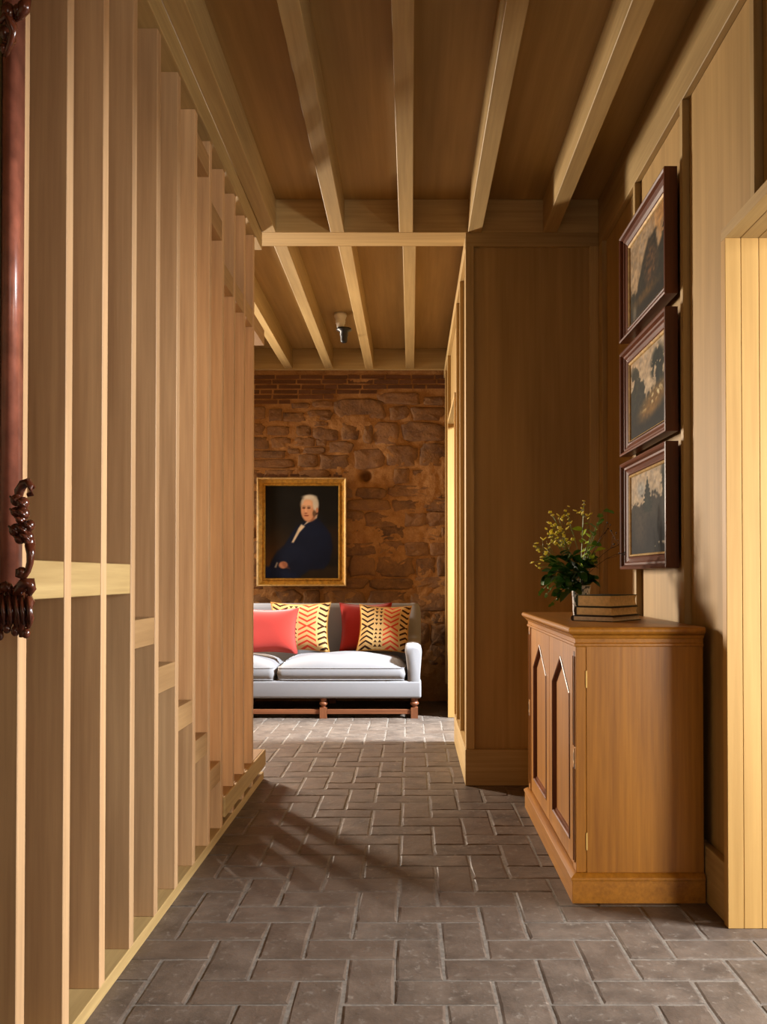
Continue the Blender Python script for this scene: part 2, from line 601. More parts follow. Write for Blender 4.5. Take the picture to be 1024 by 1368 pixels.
UP = [(650, 132, 880, 192), (884, 152, 1010, 196), (424, 163, 696, 268), (712, 200, 815, 272), (824, 203, 1000, 276), (203, 184, 302, 212),
      (318, 174, 420, 206), (-60, 205, 78, 266), (85, 212, 160, 282), (164, 232, 280, 283), (286, 220, 420, 276), (296, 280, 400, 306),
      (75, 306, 200, 352), (234, 298, 312, 357), (320, 308, 462, 378), (465, 282, 566, 376), (574, 290, 628, 392), (630, 278, 772, 402),
      (780, 283, 1000, 384), (-60, 290, 68, 352), (-60, 362, 92, 424), (104, 364, 210, 420), (222, 362, 330, 411), (335, 370, 395, 408), (395, 384, 526, 446),
      (188, 420, 250, 448), (236, 450, 346, 517), (350, 450, 512, 532), (530, 415, 692, 530), (696, 408, 862, 520), (866, 396, 1010, 520),
      (-60, 430, 182, 470), (-60, 476, 228, 522), (265, 414, 385, 446)]
for i, (x0, y0, x1, y1) in enumerate(UP):
    a = c5(x0, y0); b = c5(x1, y1)
    stone((a[0] + b[0]) / 2, (a[1] + b[1]) / 2, abs(b[0] - a[0]), abs(a[1] - b[1]), 100 + i)
# coursed rubble lower down and to the left of what shows
zz = c5(0, 528)[1]
rs = random.Random(11)
si = 300
while zz > 0.35:
    h = rs.uniform(0.10, 0.20)
    x = -1.55
    while x < 0.30:
        w_ = rs.uniform(0.14, 0.42)
        if x + w_ > 0.34: w_ = 0.34 - x
        cx_, cz_ = x + w_ / 2, zz - h / 2 + rs.uniform(-.012, .012)
        behind = (-1.22 < cx_ - w_ / 2 and cx_ + w_ / 2 < -0.60 and 1.03 < cz_ - h / 2 and cz_ + h / 2 < 1.80)
        if not behind and not (abs(cx_ - hx_) < w_ / 2 + 0.02 and abs(cz_ - hz_) < h / 2 + 0.02) and w_ > 0.06:
            stone(cx_, cz_, w_ - 0.006, h - 0.004, si, proud=rs.uniform(0.004, 0.018)); si += 1
        x += w_
    zz -= h
# thin bricks
rows = [(50, -80, 1010), (75, -60, 1010), (101, -90, 1010), (127, -70, 648), (153, -80, 424), (180, -60, 200)]
bl = MB(); bl.box(-0.5, 0.5, 0, 0.06, -0.5, 0.5)
BR = []
for i in range(4):
    r = random.Random(60 + i); m = MB()
    m.box(-.5, .5, 0, .05, -.5, .5)
    m.v = [(x + r.uniform(-.015, .015), y + (r.uniform(-.005, .005) if y < .01 else 0), z + r.uniform(-.06, .06)) for x, y, z in m.v]
    BR.append(m.mesh('brick', M['brick'], 0.0))
rb = random.Random(5)
for (yc, xs, xe) in rows:
    x = xs - rb.uniform(0, 80)
    while x < xe - 20:
        w_ = rb.choice((112, 118, 122, 126, 58, 120))
        x1 = min(x + w_, xe)
        if x1 - x > 18:
            a = c5(x, yc - 9.5); b = c5(x1, yc + 9.5)
            obj_from('brick', rb.choice(BR), wall_back, ((a[0] + b[0]) / 2, YB - 0.004 + rb.uniform(-.004, .004), (a[1] + b[1]) / 2), (0, 0, 0),
                     (b[0] - a[0], 1, a[1] - b[1]))
        x = x1 + 9
# small bricks in the mortar above the portrait
x = 34
while x < 480:
    a = c5(x, 553); b = c5(x + 44, 567)
    obj_from('brick', rb.choice(BR), wall_back, ((a[0] + b[0]) / 2, YB - 0.008, (a[1] + b[1]) / 2), (0, 0, 0), (b[0] - a[0], 1, a[1] - b[1]))
    x += 56

# ---- right wall with door opening, rails and battens
DY0, DY1, DZ = 0.45, 2.625, 2.07
wr = MB()
wr.box(XW, 1.32, DY1 + 0.03, YP + 0.02, 0, ZC); wr.box(XW, 1.32, -2.0, DY0 - 0.03, 0, ZC); wr.box(XW, 1.32, DY0 - 0.03, DY1 + 0.03, DZ + 0.03, ZC)
wall_right = structure(wr.build('wall_right', M['plyZ']), 'pale wood panelled wall with thin battens and a doorway', 'wall')
MB().box(XB, XW, -2.0, YP, ZR, ZC - 0.001).build('frieze_rail', M['ashY'], wall_right, 0.002)
for y in (3.05, 3.70):
    MB().box(XB, XW, y, y + 0.032, 0.18, ZR).build('batten', M['ashZ'], wall_right, 0.0015)
MB().box(XB, XW, 2.41, 2.442, DZ + 0.035, ZR).build('batten', M['ashZ'], wall_right, 0.0015)
MB().box(XB, XW, 4.345, YP, 0.18, ZR).build('batten', M['ashZ'], wall_right, 0.0015)
structure(MB().box(XB, XW, DY1 + 0.035, YP, 0, 0.18).build('baseboard_right', M['ashY'], None, 0.002), 'pale wood baseboard along the panelled right wall', 'baseboard')
# door lining
d1 = empty('door_1', (1.13, DY1, 0), 0); structure(d1, 'pale wood lined doorway opening in the right wall', 'doorway')
xs = [0.944, 0.992, 1.046, 1.11, 1.19, 1.27, 1.36]
for a, b in zip(xs[:-1], xs[1:]):
    MB().box(a - 1.13 + .0006, b - 1.13 - .0006, 0, 0.035, 0, DZ).build('jamb_board', M['board'], d1, 0.0012)
for a, b in zip(xs[:-1], xs[1:]):
    MB().box(a - 1.13 + .0006, b - 1.13 - .0006, DY0 - DY1 - 0.035, DY0 - DY1, 0, DZ).build('jamb_board', M['board'], d1, 0.0012)
for a, b in zip(xs[:-1], xs[1:]):
    MB().box(a - 1.13 + .0006, b - 1.13 - .0006, DY0 - DY1 - 0.035, 0.035, DZ, DZ + 0.035).build('head_board', M['ashY'], d1, 0.0012)

# ---- partition block
wp = MB(); wp.box(XP + 0.024, 3.4, YP + 0.022, YP + 0.12, 0, ZC)
wall_part = structure(wp.build('wall_partition', M['plyZ']), 'dark olive wood panel wall facing the camera beside the passage', 'wall')
MB().box(XP, XP + 0.042, YP, YP + 0.06, 0.18, ZR).build('stile', M['ashZ'], wall_part, 0.0015)
MB().box(0.905, XB, YP, YP + 0.024, 0.18, ZR).build('stile', M['ashZ'], wall_part, 0.0015)
MB().box(XP, XB, YP, YP + 0.024, ZR, ZB - 0.001).build('rail', M['ashX'], wall_part, 0.0015)
structure(MB().box(XP - 0.004, XB, YP - 0.012, YP + 0.0225, 0, 0.18).build('baseboard_partition', M['ashX'], None, 0.002), 'pale wood baseboard at the foot of the olive partition panel', 'baseboard')
# passage side of the partition, with the garden door
Y2a, Y2b, Z2 = 5.58, 6.53, 2.19
ws = MB()
ws.box(XP + 0.024, XP + 0.12, YP + 0.12, Y2a - 0.03, 0, ZC); ws.box(XP + 0.024, XP + 0.12, Y2b + 0.03, 7.7, 0, ZC); ws.box(XP + 0.024, XP + 0.12, Y2a - 0.03, Y2b + 0.03, Z2 + 0.03, ZC)
wall_pass = structure(ws.build('wall_passage', M['plyZ']), 'pale wood battened wall along the right of the sofa room', 'wall')
MB().box(XP, XP + 0.024, YP + 0.06, 7.38, ZR, ZB - .001).build('frieze_rail', M['ashY'], wall_pass, 0.0015)
for y, z in ((4.95, 0.18), (5.35, 0.18), (6.62, 0.18), (7.1, 0.18)):
    MB().box(XP, XP + 0.024, y, y + 0.035, z, ZR).build('batten', M['ashZ'], wall_pass, 0.0015)
structure(MB().box(XP - 0.004, XP + 0.024, YP + 0.0225, Y2a - 0.03, 0, 0.18).build('baseboard_passage', M['ashY'], None, 0.002), 'pale wood baseboard of the passage wall up to the garden door', 'baseboard')
d2 = empty('door_2', (XP + 0.08, Y2b, 0)); structure(d2, 'narrow bright wood door lining beside the sofa', 'doorway')
MB().box(-0.083, 0.06, 0, 0.03, 0, Z2).build('jamb', M['board'], d2, 0.0015)
MB().box(-0.083, 0.06, Y2a - Y2b - 0.03, Y2a - Y2b, 0, Z2).build('jamb', M['board'], d2, 0.0015)
MB().box(-0.083, 0.06, Y2a - Y2b - 0.03, 0.03, Z2, Z2 + 0.03).build('head', M['ashY'], d2, 0.0015)

# ---- rest of the shell (out of the picture)
sh = MB(); sh.box(-2.72, -2.62, 4.5, 6.50, 0, ZC); sh.box(-2.72, -2.62, 7.30, 7.7, 0, ZC); sh.box(-2.72, -2.62, 6.50, 7.30, 0, 0.95); sh.box(-2.72, -2.62, 6.50, 7.30, 2.55, ZC)
structure(sh.build('wall_left', M['plaster']), 'plastered left wall of the sofa room with a window opening', 'wall')
structure(MB().box(-1.80, -1.75, 1.74, 4.56, 0, ZC).build('wall_stair', M['plyZ']), 'pale wood wall behind the stair flights', 'wall')
structure(MB().box(-2.62, -1.80, 4.50, 4.56, 0, ZC).build('wall_stair_return', M['plyZ']), 'pale wood return wall at the foot of the stair', 'wall')
structure(MB().box(-2.62, -0.868, 1.71, 1.74, 0, ZC).build('wall_stair_end', M['plyZ']), 'pale wood end wall of the stair behind the mirror', 'wall')
structure(MB().box(-2.72, 3.5, -2.1, -2.0, 0, ZC).build('wall_front', M['plaster']), 'plastered wall at the near end of the hall', 'wall')
structure(MB().box(-2.72, -2.62, -2.0, 1.74, 0, ZC).build('wall_left_hall', M['plaster']), 'plastered left wall of the hall', 'wall')
structure(MB().box(3.4, 3.5, -2.0, 7.6, 0, ZC).build('wall_far_right', M['plaster']), 'plastered outer wall of the side rooms', 'wall')
structure(MB().box(0.40, 3.4, 7.5, 7.6, 0, ZC).build('wall_garden_room', M['plaster']), 'plastered end wall of the garden room', 'wall')

# ---- ceiling and beams
ceil = structure(MB().box(-2.72, 3.5, -2.1, 7.7, ZC, ZC + 0.1).build('ceiling', M['plyY']), 'pale plywood ceiling with exposed timber beams', 'ceiling')
bw = 0.035
for x in (-1.42, -1.07, -0.721, -0.374, -0.026, 0.323, 0.704):
    y1 = YP if x > -0.7 else 4.42
    if x < -0.75: MB().box(x - bw, x + bw, -2.0, 1.70, ZB, ZC - .0005).build('beam', M['ashY'], ceil, 0.002)
    else: MB().box(x - bw, x + bw, -2.0, y1, ZB, ZC - .0005).build('beam', M['ashY'], ceil, 0.002)
MB().box(-1.74, XP + 0.02, YP, YP + 0.185, ZB, ZC - .0005).build('trimmer', M['ashX'], ceil, 0.002)
MB().box(XP + 0.02, XB, YP, YP + 0.024, ZB, ZC - .0005).build('trimmer', M['ashX'], ceil, 0.002)
for x in (-2.06, -1.715, -1.37, -1.03, -0.690, -0.350, -0.010):
    MB().box(x - bw, x + bw, YP + 0.185, 7.335, ZB, ZC - .0005).build('beam', M['ashY'], ceil, 0.002)
MB().box(-2.6, XP + 0.023, 7.335, 7.372, ZB - 0.006, ZC - .0005).build('wall_plate', M['ashX'], ceil, 0.002)

# ================================================================== STAIR
stair = empty('staircase', (XL, 4.2, 0), 0, 'pale ash staircase enclosed by a screen of tall fin posts', 'staircase')


def st(m): # shift to stair-local
    m.v = [(x - XL, y - 4.2, z) for x, y, z in m.v]; return m


PT, PS, PD = 0.037, 0.2283, 0.10
PY = [1.708 + PS * i for i in range(12)]
st(MB().box(XL - 0.115, XL, 1.45, 4.56, 0, 0.037)).build('sill', M['ashY'], stair, 0.002)
st(MB().box(XL - 0.10, XL + 0.0088, 1.742, 4.42, 2.705, ZB - 0.0005)).build('top_rail', M['ashY'], stair, 0.0015)
pm = MB().box(-PD, 0, 0, PT, 0.037, 2.705).mesh('post', M['lighter_post'], 0.0015)
for i, y in enumerate(PY):
    obj_from('post', pm, stair, (0, y - 4.2, 0))
for y in (1.708 - PS,):
    pass


def tread(y0, y1, zt, name, g=None, th=0.08):
    m = MB(); m.box(-1.74, XL - PD - 0.001, y0, y1, zt - th, zt)
    if g is None: m.box(XL - PD - 0.001, XL - 0.002, y0, y1, zt - th, zt)
    else:
        for k in g:
            a = PY[k] + PT + 0.0005; b = PY[k + 1] - 0.0005 if k + 1 < 12 else 4.56
            m.box(XL - PD - 0.001, XL - 0.002, a, b, zt - th, zt)
    st(m).build(name, M['ashY'] if name == 'landing' and zt < 2 else M['tread'], stair, 0.0015)


tread(1.742, PY[3], 1.083, 'landing', range(0, 3))
for g in range(3, 8):
    zt = 1.083 - 0.155 * (g - 2)
    tread(PY[g], PY[g + 1], zt, 'tread', [g])
    st(MB().box(-1.74, XL - PD - 0.002, PY[g], PY[g] + 0.02, zt + 0.001, zt + 0.0745)).build('riser', M['ashX'], stair)
tread(PY[8], 4.56, 0.153, 'platform', range(8, 12))
tread(PY[8], 4.56, 2.336, 'landing', range(8, 12))
for g in (7, 6, 5):
    zt = 2.336 + 0.155 * (8 - g)
    tread(PY[g], PY[g + 1], min(zt, 2.79), 'tread', [g], 0.08)
    st(MB().box(-1.74, XL - PD - 0.002, PY[g + 1] - 0.02, PY[g + 1], zt - 0.154, zt - 0.081)).build('riser', M['ashX'], stair)
# the platform nosing that runs past the last post
st(MB().box(XL - 0.0015, XL + 0.010, PY[8] + PT, 4.56, 0.072, 0.153)).build('nosing', M['ashY'], stair, 0.002)

# ================================================================== CABINET
CXF, CXB, CY0, CY1, CH = 0.533, 0.945, 2.842, 3.985, 0.887
cab = empty('cabinet', (0.74, 3.41, 0), 0, 'golden oak cabinet with two pointed-arch panel doors against the wall', 'cabinet')


def cb(m):
    m.v = [(x - 0.74, y - 3.41, z) for x, y, z in m.v]; return m


def mould(prof, x0, x1, y0, y1):
    """profile [(out, z)] run round front and both ends of a block (back stays flat)"""
    m = MB()
    rings = []
    for o_, z in prof:
        rings.append([(x1, y0 - o_, z), (x0 - o_, y0 - o_, z), (x0 - o_, y1 + o_, z), (x1, y1 + o_, z)])
    vs_ = [p for r in rings for p in r]
    fs = []
    for i in range(len(prof) - 1):
        for k in range(4):
            k2 = (k + 1) % 4
            fs.append((i * 4 + k, i * 4 + k2, (i + 1) * 4 + k2, (i + 1) * 4 + k))
    fs.append((3, 2, 1, 0)); L = (len(prof) - 1) * 4; fs.append((L, L + 1, L + 2, L + 3))
    m.add(vs_, fs)
    return cb(m)


mould([(0.016, 0), (0.016, 0.072), (0.020, 0.074), (0.020, 0.082), (0.010, 0.090), (0.004, 0.094)], CXF, CXB, CY0, CY1).build('plinth', M['oakY'], cab, 0.001)
mould([(0.003, 0.822), (0.006, 0.825), (0.006, 0.832), (0.002, 0.835), (0.003, 0.848), (0.008, 0.851), (0.012, 0.858), (0.018, 0.861)], CXF, CXB, CY0, CY1).build('frieze', M['oakY'], cab, 0.0006)
mould([(0.012, 0.861), (0.022, 0.866), (0.027, 0.872), (0.028, 0.879), (0.024, 0.885), (0.018, CH)], CXF, CXB, CY0, CY1).build('top', M['oakY'], cab, 0.0006)
# carcass: near end panel, far end panel, back and core set behind the doors
cb(MB().box(CXF + 0.034, CXB, CY0, CY0 + 0.02, 0.092, 0.823)).build('end_panel', M['oakZ'], cab, 0.0008)
cb(MB().box(CXF + 0.034, CXB, CY1 - 0.02, CY1, 0.092, 0.823)).build('end_panel', M['oakZ'], cab, 0.0008)
cb(MB().box(CXF + 0.03, CXB - 0.005, CY0 + 0.021, CY1 - 0.021, 0.092, 0.823)).build('carcass', M['oakZ'], cab)


def lock_stile(y0, y1, near):
    p = MB()
    p.box(CXF, CXF + 0.0325, y0, y1, 0.094, 0.822)
    s_ = cb(p).build('locking_stile', M['oakZ'], cab, 0.0012)
    yc = (y0 + y1) / 2
    for (z0, z1) in ((0.125, 0.425), (0.50, 0.79)):
        n = 10; w_ = 0.008
        poly = [(yc - w_, z0), (yc + w_, z0)] + [(yc + w_ * math.cos(PI * k / n), z1 + 0.016 * math.sin(PI * k / n)) for k in range(n + 1)]
        cb(MB().prism(poly, 0, CXF - 0.0012, CXF + 0.001)).build('flute', M['dark_line'], s_)
        for yy in (yc - 0.0125, yc + 0.0125):
            cb(MB().box(CXF - 0.004, CXF, yy - 0.0025, yy + 0.0025, z0 - 0.004, z1)).build('bead', M['oakZ'], s_, 0.0012)
    n = 16
    ro = [(yc + 0.008 * math.cos(2 * PI * k / n), 0.462 + 0.026 * math.sin(2 * PI * k / n)) for k in range(n)]
    cb(MB().prism(ro, 0, CXF - 0.003, CXF + 0.001)).build('escutcheon', M['bone'], s_)
    ri = [(yc + 0.0035 * math.cos(2 * PI * k / n), 0.462 + 0.014 * math.sin(2 * PI * k / n)) for k in range(n)]
    cb(MB().prism(ri, 0, CXF - 0.0036, CXF)).build('keyhole', M['black'], s_)
    return s_


lock_stile(CY0, CY0 + 0.056, True)
lock_stile(CY1 - 0.056, CY1, False)
for z in (0.717, 0.194):
    h = cb(MB().box(CXF + 0.0305, CXF + 0.0365, CY0 - 0.004, CY0 + 0.004, z - 0.028, z + 0.028)).build('hinge', M['brass'], cab, 0.001)


def door(y0, y1):
    z0, z1 = 0.097, 0.820
    a, b = y0 + 0.075, y1 - 0.075
    zb, zs, za = 0.160, 0.655, 0.765
    mid = (a + b) / 2
    out = [(y0, z0), (y1, z0), (y1, z1), (mid, z1), (y0, z1)]
    inn = [(a, zb), (b, zb), (b, zs), (mid, za), (a, zs)]
    m = MB()
    n = 5
    xf, xb_ = CXF + 0.004, CXF + 0.024
    vs_ = [(xf, y, z) for y, z in out] + [(xf, y, z) for y, z in inn] + [(xb_, y, z) for y, z in out] + [(xb_, y, z) for y, z in inn]
    fs = []
    for i in range(n):
        j = (i + 1) % n
        fs += [(i, j, n + j, n + i), (2 * n + i, 3 * n + i, 3 * n + j, 2 * n + j), (i, 2 * n + i, 2 * n + j, j), (n + i, n + j, 3 * n + j, 3 * n + i)]
    m.add(vs_, fs)
    d = cb(m).build('door', M['oakZ'], cab, 0.001)

    def inset(t):
        c = math.cos(math.atan2(za - zs, mid - a)); k = math.tan((PI / 2 - math.atan2(za - zs, mid - a)) / 2)
        return [(a + t, zb + t), (b - t, zb + t), (b - t, zs - t * k * 0.5), (mid, za - t / c), (a + t, zs - t * k * 0.5)]
    # stepped moulding
    steps = [(0.0005, CXF + 0.002), (0.004, CXF + 0.0005), (0.008, CXF + 0.004), (0.010, CXF + 0.013), (0.015, CXF + 0.011), (0.019, CXF + 0.020)]
    mm = MB(); vs_ = []; fs = []
    for t_, x in steps:
        vs_ += [(x, y, z) for y, z in inset(t_)]
    for s_ in range(len(steps) - 1):
        for i in range(n):
            j = (i + 1) % n
            fs.append((s_ * n + i, s_ * n + j, (s_ + 1) * n + j, (s_ + 1) * n + i))
    mm.add(vs_, fs)
    cb(mm).build('moulding', M['walnutZ'], d)
    cb(MB().prism(inset(0.0185), 0, CXF + 0.0165, CXF + 0.024)).build('panel', M['oakZ'], d)
    return d


door(CY0 + 0.059, (CY0 + CY1) / 2 - 0.002)
door((CY0 + CY1) / 2 + 0.002, CY1 - 0.059)

# ---- books
def book(name, c, rz, W_, L, T, zb, cover, pages, label):
    """x = long page edge (tail to head), y = fore-edge to spine"""
    e = empty(name, (c[0], c[1], zb), math.radians(rz), label, 'book', 'books stacked on the cabinet')
    ct = 0.0028
    MB().box(0, W_, 0, L, 0, ct).build('cover', cover, e, 0.0008)
    MB().box(0, W_, 0, L, T - ct, T).build('cover', cover, e, 0.0008)
    poly = [(L - 0.006, 0.0002), (L + 0.003, T * 0.12), (L + 0.005, T * 0.5), (L + 0.003, T * 0.88), (L - 0.006, T - 0.0002)]
    MB().prism(poly, 0, 0.0004, W_ - 0.0004).build('spine', cover, e)
    n = 6
    fe = [(0.003 + 0.004 * math.sin(PI * k / n), ct + (T - 2 * ct) * k / n) for k in range(n + 1)]
    MB().prism([(L - 0.006, ct), (L - 0.006, T - ct)] + fe[::-1], 0, 0.003, W_ - 0.003).build('page_block', pages, e)
    return e


book('book', (0.719, 3.112), 52, 0.236, 0.165, 0.020, CH, M['cover_dark'], M['pages_grey'], 'thin dark-covered book at the bottom of the stack on the cabinet')
book('book', (0.717, 3.124), 51, 0.215, 0.150, 0.032, CH + 0.0202, M['cover_dark'], M['pages'], 'medium thick book in the middle of the stack on the cabinet')
book('book', (0.714, 3.134), 50, 0.212, 0.140, 0.043, CH + 0.0524, M['cover_green'], M['pages'], 'thickest book with a dark green cover on top of the stack')

# ---- vase and cut flowers
VX, VY = 0.672, 3.47
vase = empty('vase', (VX, VY, CH), 0, 'small white patterned glass vase holding flowers behind the books', 'vase')
m = MB(); m.smooth = True
m.lathe([(0.026, 0), (0.030, 0.003), (0.033, 0.03), (0.034, 0.07), (0.036, 0.105), (0.038, 0.125), (0.036, 0.126), (0.033, 0.105), (0.031, 0.07), (0.030, 0.03), (0.024, 0.006), (0.0005, 0.006)], n=28, cap=True)
m.build('glass_body', M['vase'], vase)
rim = MB(); rim.smooth = True
rim.tube([(0.0372 * math.cos(2 * PI * k / 24), 0.0372 * math.sin(2 * PI * k / 24), 0.1258) for k in range(25)], 0.0016, 6)
rim.build('rim', M['white_cer'], vase)
VT = Vector((VX, VY, CH + 0.122))


def leaf_mesh(name, mat_, L=0.05, W_=0.03, lobes=0, curl=0.25):
    n = 8
    vs_ = []; fs = []
    for i in range(n + 1):
        t = i / n
        w2 = W_ / 2 * (math.sin(PI * t ** 0.8) ** 0.8) * (1 + (0.35 * math.sin(t * PI * lobes) if lobes else 0))
        z = -curl * L * t * t
        vs_ += [(L * t, -w2, z + 0.25 * w2), (L * t, 0, z), (L * t, w2, z + 0.25 * w2)]
    for i in range(n):
        fs += [(i * 3, i * 3 + 3, i * 3 + 4, i * 3 + 1), (i * 3 + 1, i * 3 + 4, i * 3 + 5, i * 3 + 2)]
    m = MB(); m.smooth = True; m.add(vs_, fs)
    # give the blade a little thickness
    b = len(vs_)
    m.add([(x, y, z - 0.0006) for x, y, z in vs_], [f[::-1] for f in fs])
    return m.mesh(name, mat_)


LF = {'dark': leaf_mesh('leaf', M['leaf_dark'], 0.046, 0.034), 'mid': leaf_mesh('leaf', M['leaf_mid'], 0.042, 0.026, 3), 'lime': leaf_mesh('leaf', M['leaf_lime'], 0.040, 0.022)}


def pix(px, py, Y):
    return Vector(((px - CX) / F * Y, Y, EYE + (770 - py) / F * Y))


def arc(a, b, bend, n=7):
    pts = []
    for i in range(n):
        t = i / (n - 1)
        p = a.lerp(b, t); p = p + bend * (4 * t * (1 - t)); pts.append(p)
    return pts


rf = random.Random(21)


def place_leaf(parent, base, kind, p, d, s):
    d = d.normalized()
    q = d.to_track_quat('X', 'Z')
    o = bpy.data.objects.new('leaf', LF[kind]); COL.objects.link(o); o.parent = parent
    o.location = p - base; o.rotation_mode = 'QUATERNION'; o.rotation_quaternion = q @ Matrix.Rotation(rf.uniform(-.9, .9), 3, 'X').to_quaternion()
    o.scale = (s, s, s)


def branch(name, tip, kind, nleaf, label, group, smat, spread=1.0, ls=1.0, seed=0, droop=0.0):
    a = VT + Vector((rf.uniform(-.012, .012), rf.uniform(-.012, .012), -0.075))
    neck = VT + Vector((rf.uniform(-.018, .018), rf.uniform(-.018, .018), 0))
    pts = [a, neck] + arc(neck, tip, Vector((0, 0, 0.02 + droop)), 6)[1:]
    e = empty(name, tuple(VT), 0, label, 'flower', group)
    m = MB(); m.smooth = True
    m.tube([p - VT for p in pts], [0.0016] * (len(pts) - 1) + [0.0008], 6)
    m.build('stem', smat, e)
    for k in range(nleaf):
        t = 0.25 + 0.75 * (k + 1) / nleaf
        f = t * (len(pts) - 2) + 1; i = min(int(f), len(pts) - 2); p = pts[i].lerp(pts[i + 1], f - i)
        ax = (pts[i + 1] - pts[i]).normalized()
        d = ax * 0.4 + Vector((rf.uniform(-1, 1), rf.uniform(-1, 1), rf.uniform(-.6, .7))) * spread
        place_leaf(e, VT, kind, p, d, ls * rf.uniform(0.7, 1.15))
    return e, pts


# dark glossy foliage around the neck
for i, (px, py, Y) in enumerate([(728, 772, 3.44), (735, 750, 3.50), (748, 740, 3.42), (742, 795, 3.40), (765, 742, 3.40), (782, 752, 3.44), (792, 778, 3.48), (772, 764, 3.36), (752, 776, 3.36), (760, 790, 3.37), (786, 744, 3.55), (738, 764, 3.38)]):
    branch('leafy_branch', pix(px, py, Y), 'dark', 12, 'dark glossy leaf branch massed at the mouth of the vase', 'dark leaf branches in the vase', M['twig'], 1.0, 1.05)
for i, (px, py, Y) in enumerate([(730, 794, 3.46), (740, 806, 3.44), (722, 790, 3.5)]):
    branch('trailing_sprig', pix(px, py, Y), 'mid', 10, ['pale green sprig spreading sideways from the vase above the other drooping sprigs', 'pale green sprig hanging lowest from the vase towards the cabinet top', 'pale green sprig reaching furthest from the vase towards the olive partition'][i], 'drooping sprigs in the vase', M['stem'], 0.9, 0.62, droop=0.02)
for i, (px, py, Y) in enumerate([(779, 700, 3.44), (790, 712, 3.5), (784, 726, 3.42), (796, 735, 3.46)]):
    branch('lime_leaf_stem', pix(px, py, Y), 'lime', 6, ['tallest stem with lime green leaves in the vase', 'second tallest stem with lime green leaves in the vase', 'lime green leaf stem rising in the middle of the dark foliage', 'shortest lime green leaf stem, nearest the seed twigs'][i], 'lime leaf stems in the vase', M['stem'], 0.8, 0.95)
for i, (px, py, Y) in enumerate([(806, 682, 3.47), (800, 700, 3.5)]):
    branch('green_leaf_stem', pix(px, py, Y), 'mid', 6, ['tallest mid-green leafy stem, rising at the wall side of the vase', 'mid-green leafy stem standing just below the tallest one in the vase'][i], 'tall green stems in the vase', M['stem'], 0.8, 0.95)


def blossom_mesh(r_=0.006):
    m = MB(); m.smooth = True
    for k in range(4):
        a = PI / 2 * k + 0.3
        m.ball((r_ * 0.75 * math.cos(a), r_ * 0.75 * math.sin(a), 0), (r_ * 0.72, r_ * 0.72, r_ * 0.32), 6, 4)
    m.ball((0, 0, 0.001), r_ * 0.4, 6, 4)
    return m.mesh('blossom', M['blossom'])


def bud_mesh():
    m = MB(); m.smooth = True; m.ball((0, 0, 0), (0.003, 0.003, 0.004), 6, 4); return m.mesh('seed_head', M['twig'])


BLO = blossom_mesh(); BUD = bud_mesh()


def sprig(name, tip, blooms, label, group, smat, flower, fname, seed):
    r = random.Random(seed)
    e = empty(name, tuple(VT), 0, label, 'flower', group)
    neck = VT + Vector((r.uniform(-.02, .02), r.uniform(-.02, .02), 0))
    pts = [neck - Vector((0, 0, .07)), neck] + arc(neck, tip, Vector((0, 0, 0.03)), 6)[1:]
    m = MB(); m.smooth = True
    m.tube([p - VT for p in pts], 0.0010, 5)
    for b in blooms:
        j = r.randint(3, 6); s0 = pts[j]
        m.tube([s0 - VT, (s0 * 0.5 + b * 0.5) - VT + Vector((0, 0, -.004)), b - VT], 0.0006, 4)
    m.build('stem', smat, e)
    for b in blooms:
        o = obj_from(fname, flower, e, tuple(b - VT), (r.uniform(-.9, .9), r.uniform(-.9, .9), r.uniform(0, 6)), (1,) * 3)
        s_ = r.uniform(0.7, 1.25); o.scale = (s_,) * 3


SP = [((755, 682), [(755, 682), (750, 694), (759, 693), (747, 705), (763, 698)]),
      ((738, 688), [(738, 688), (732, 698), (736, 709), (746, 692), (741, 701)]),
      ((733, 716), [(735, 709), (733, 713), (742, 714), (748, 709), (752, 712), (757, 706)]),
      ((714, 730), [(714, 730), (724, 720), (719, 736), (731, 727), (729, 733)]),
      ((723, 744), [(723, 744), (716, 756), (720, 753), (729, 738), (737, 722)]),
      ((780, 674), [(780, 674), (784, 688), (786, 692), (768, 682), (775, 684)]),
      ((745, 724), [(745, 718), (750, 722), (742, 726), (756, 721), (760, 725), (751, 729)])]
for i, (tp, bl_) in enumerate(SP):
    Y = 3.40 + 0.03 * (i % 4)
    extra = []
    rx = random.Random(40 + i)
    for (x, y) in bl_:
        extra.append(pix(x, y, Y + rx.uniform(-.03, .03)))
        extra.append(pix(x + rx.uniform(-6, 6), y + rx.uniform(-6, 6), Y + rx.uniform(-.03, .03)))
    sprig('yellow_flower_sprig', pix(tp[0], tp[1], Y), extra, 'fine sprig of tiny yellow blossoms rising from the vase', 'yellow blossom sprigs in the vase', M['stem'], BLO, 'blossom', 70 + i)
SD = [((826, 728), [(818, 718), (823, 712), (825, 722), (820, 727), (826, 727), (816, 709)]), ((835, 738), [(835, 737), (830, 741), (833, 741), (827, 739)]), ((812, 706), [(812, 706), (808, 712), (815, 701), (811, 698)])]
for i, (tp, bl_) in enumerate(SD):
    sprig('seed_sprig', pix(tp[0], tp[1], 3.46), [pix(x, y, 3.46 + 0.01 * k) for k, (x, y) in enumerate(bl_)], ['thin dark twig with a cluster of seed heads beside the lowest painting', 'thin dark twig with seed heads bending lowest from the vase towards the lowest painting', 'short upright dark twig with seed heads next to the tall green stem'][i], 'dark seed twigs in the vase', M['twig'], BUD, 'seed_head', 90 + i)

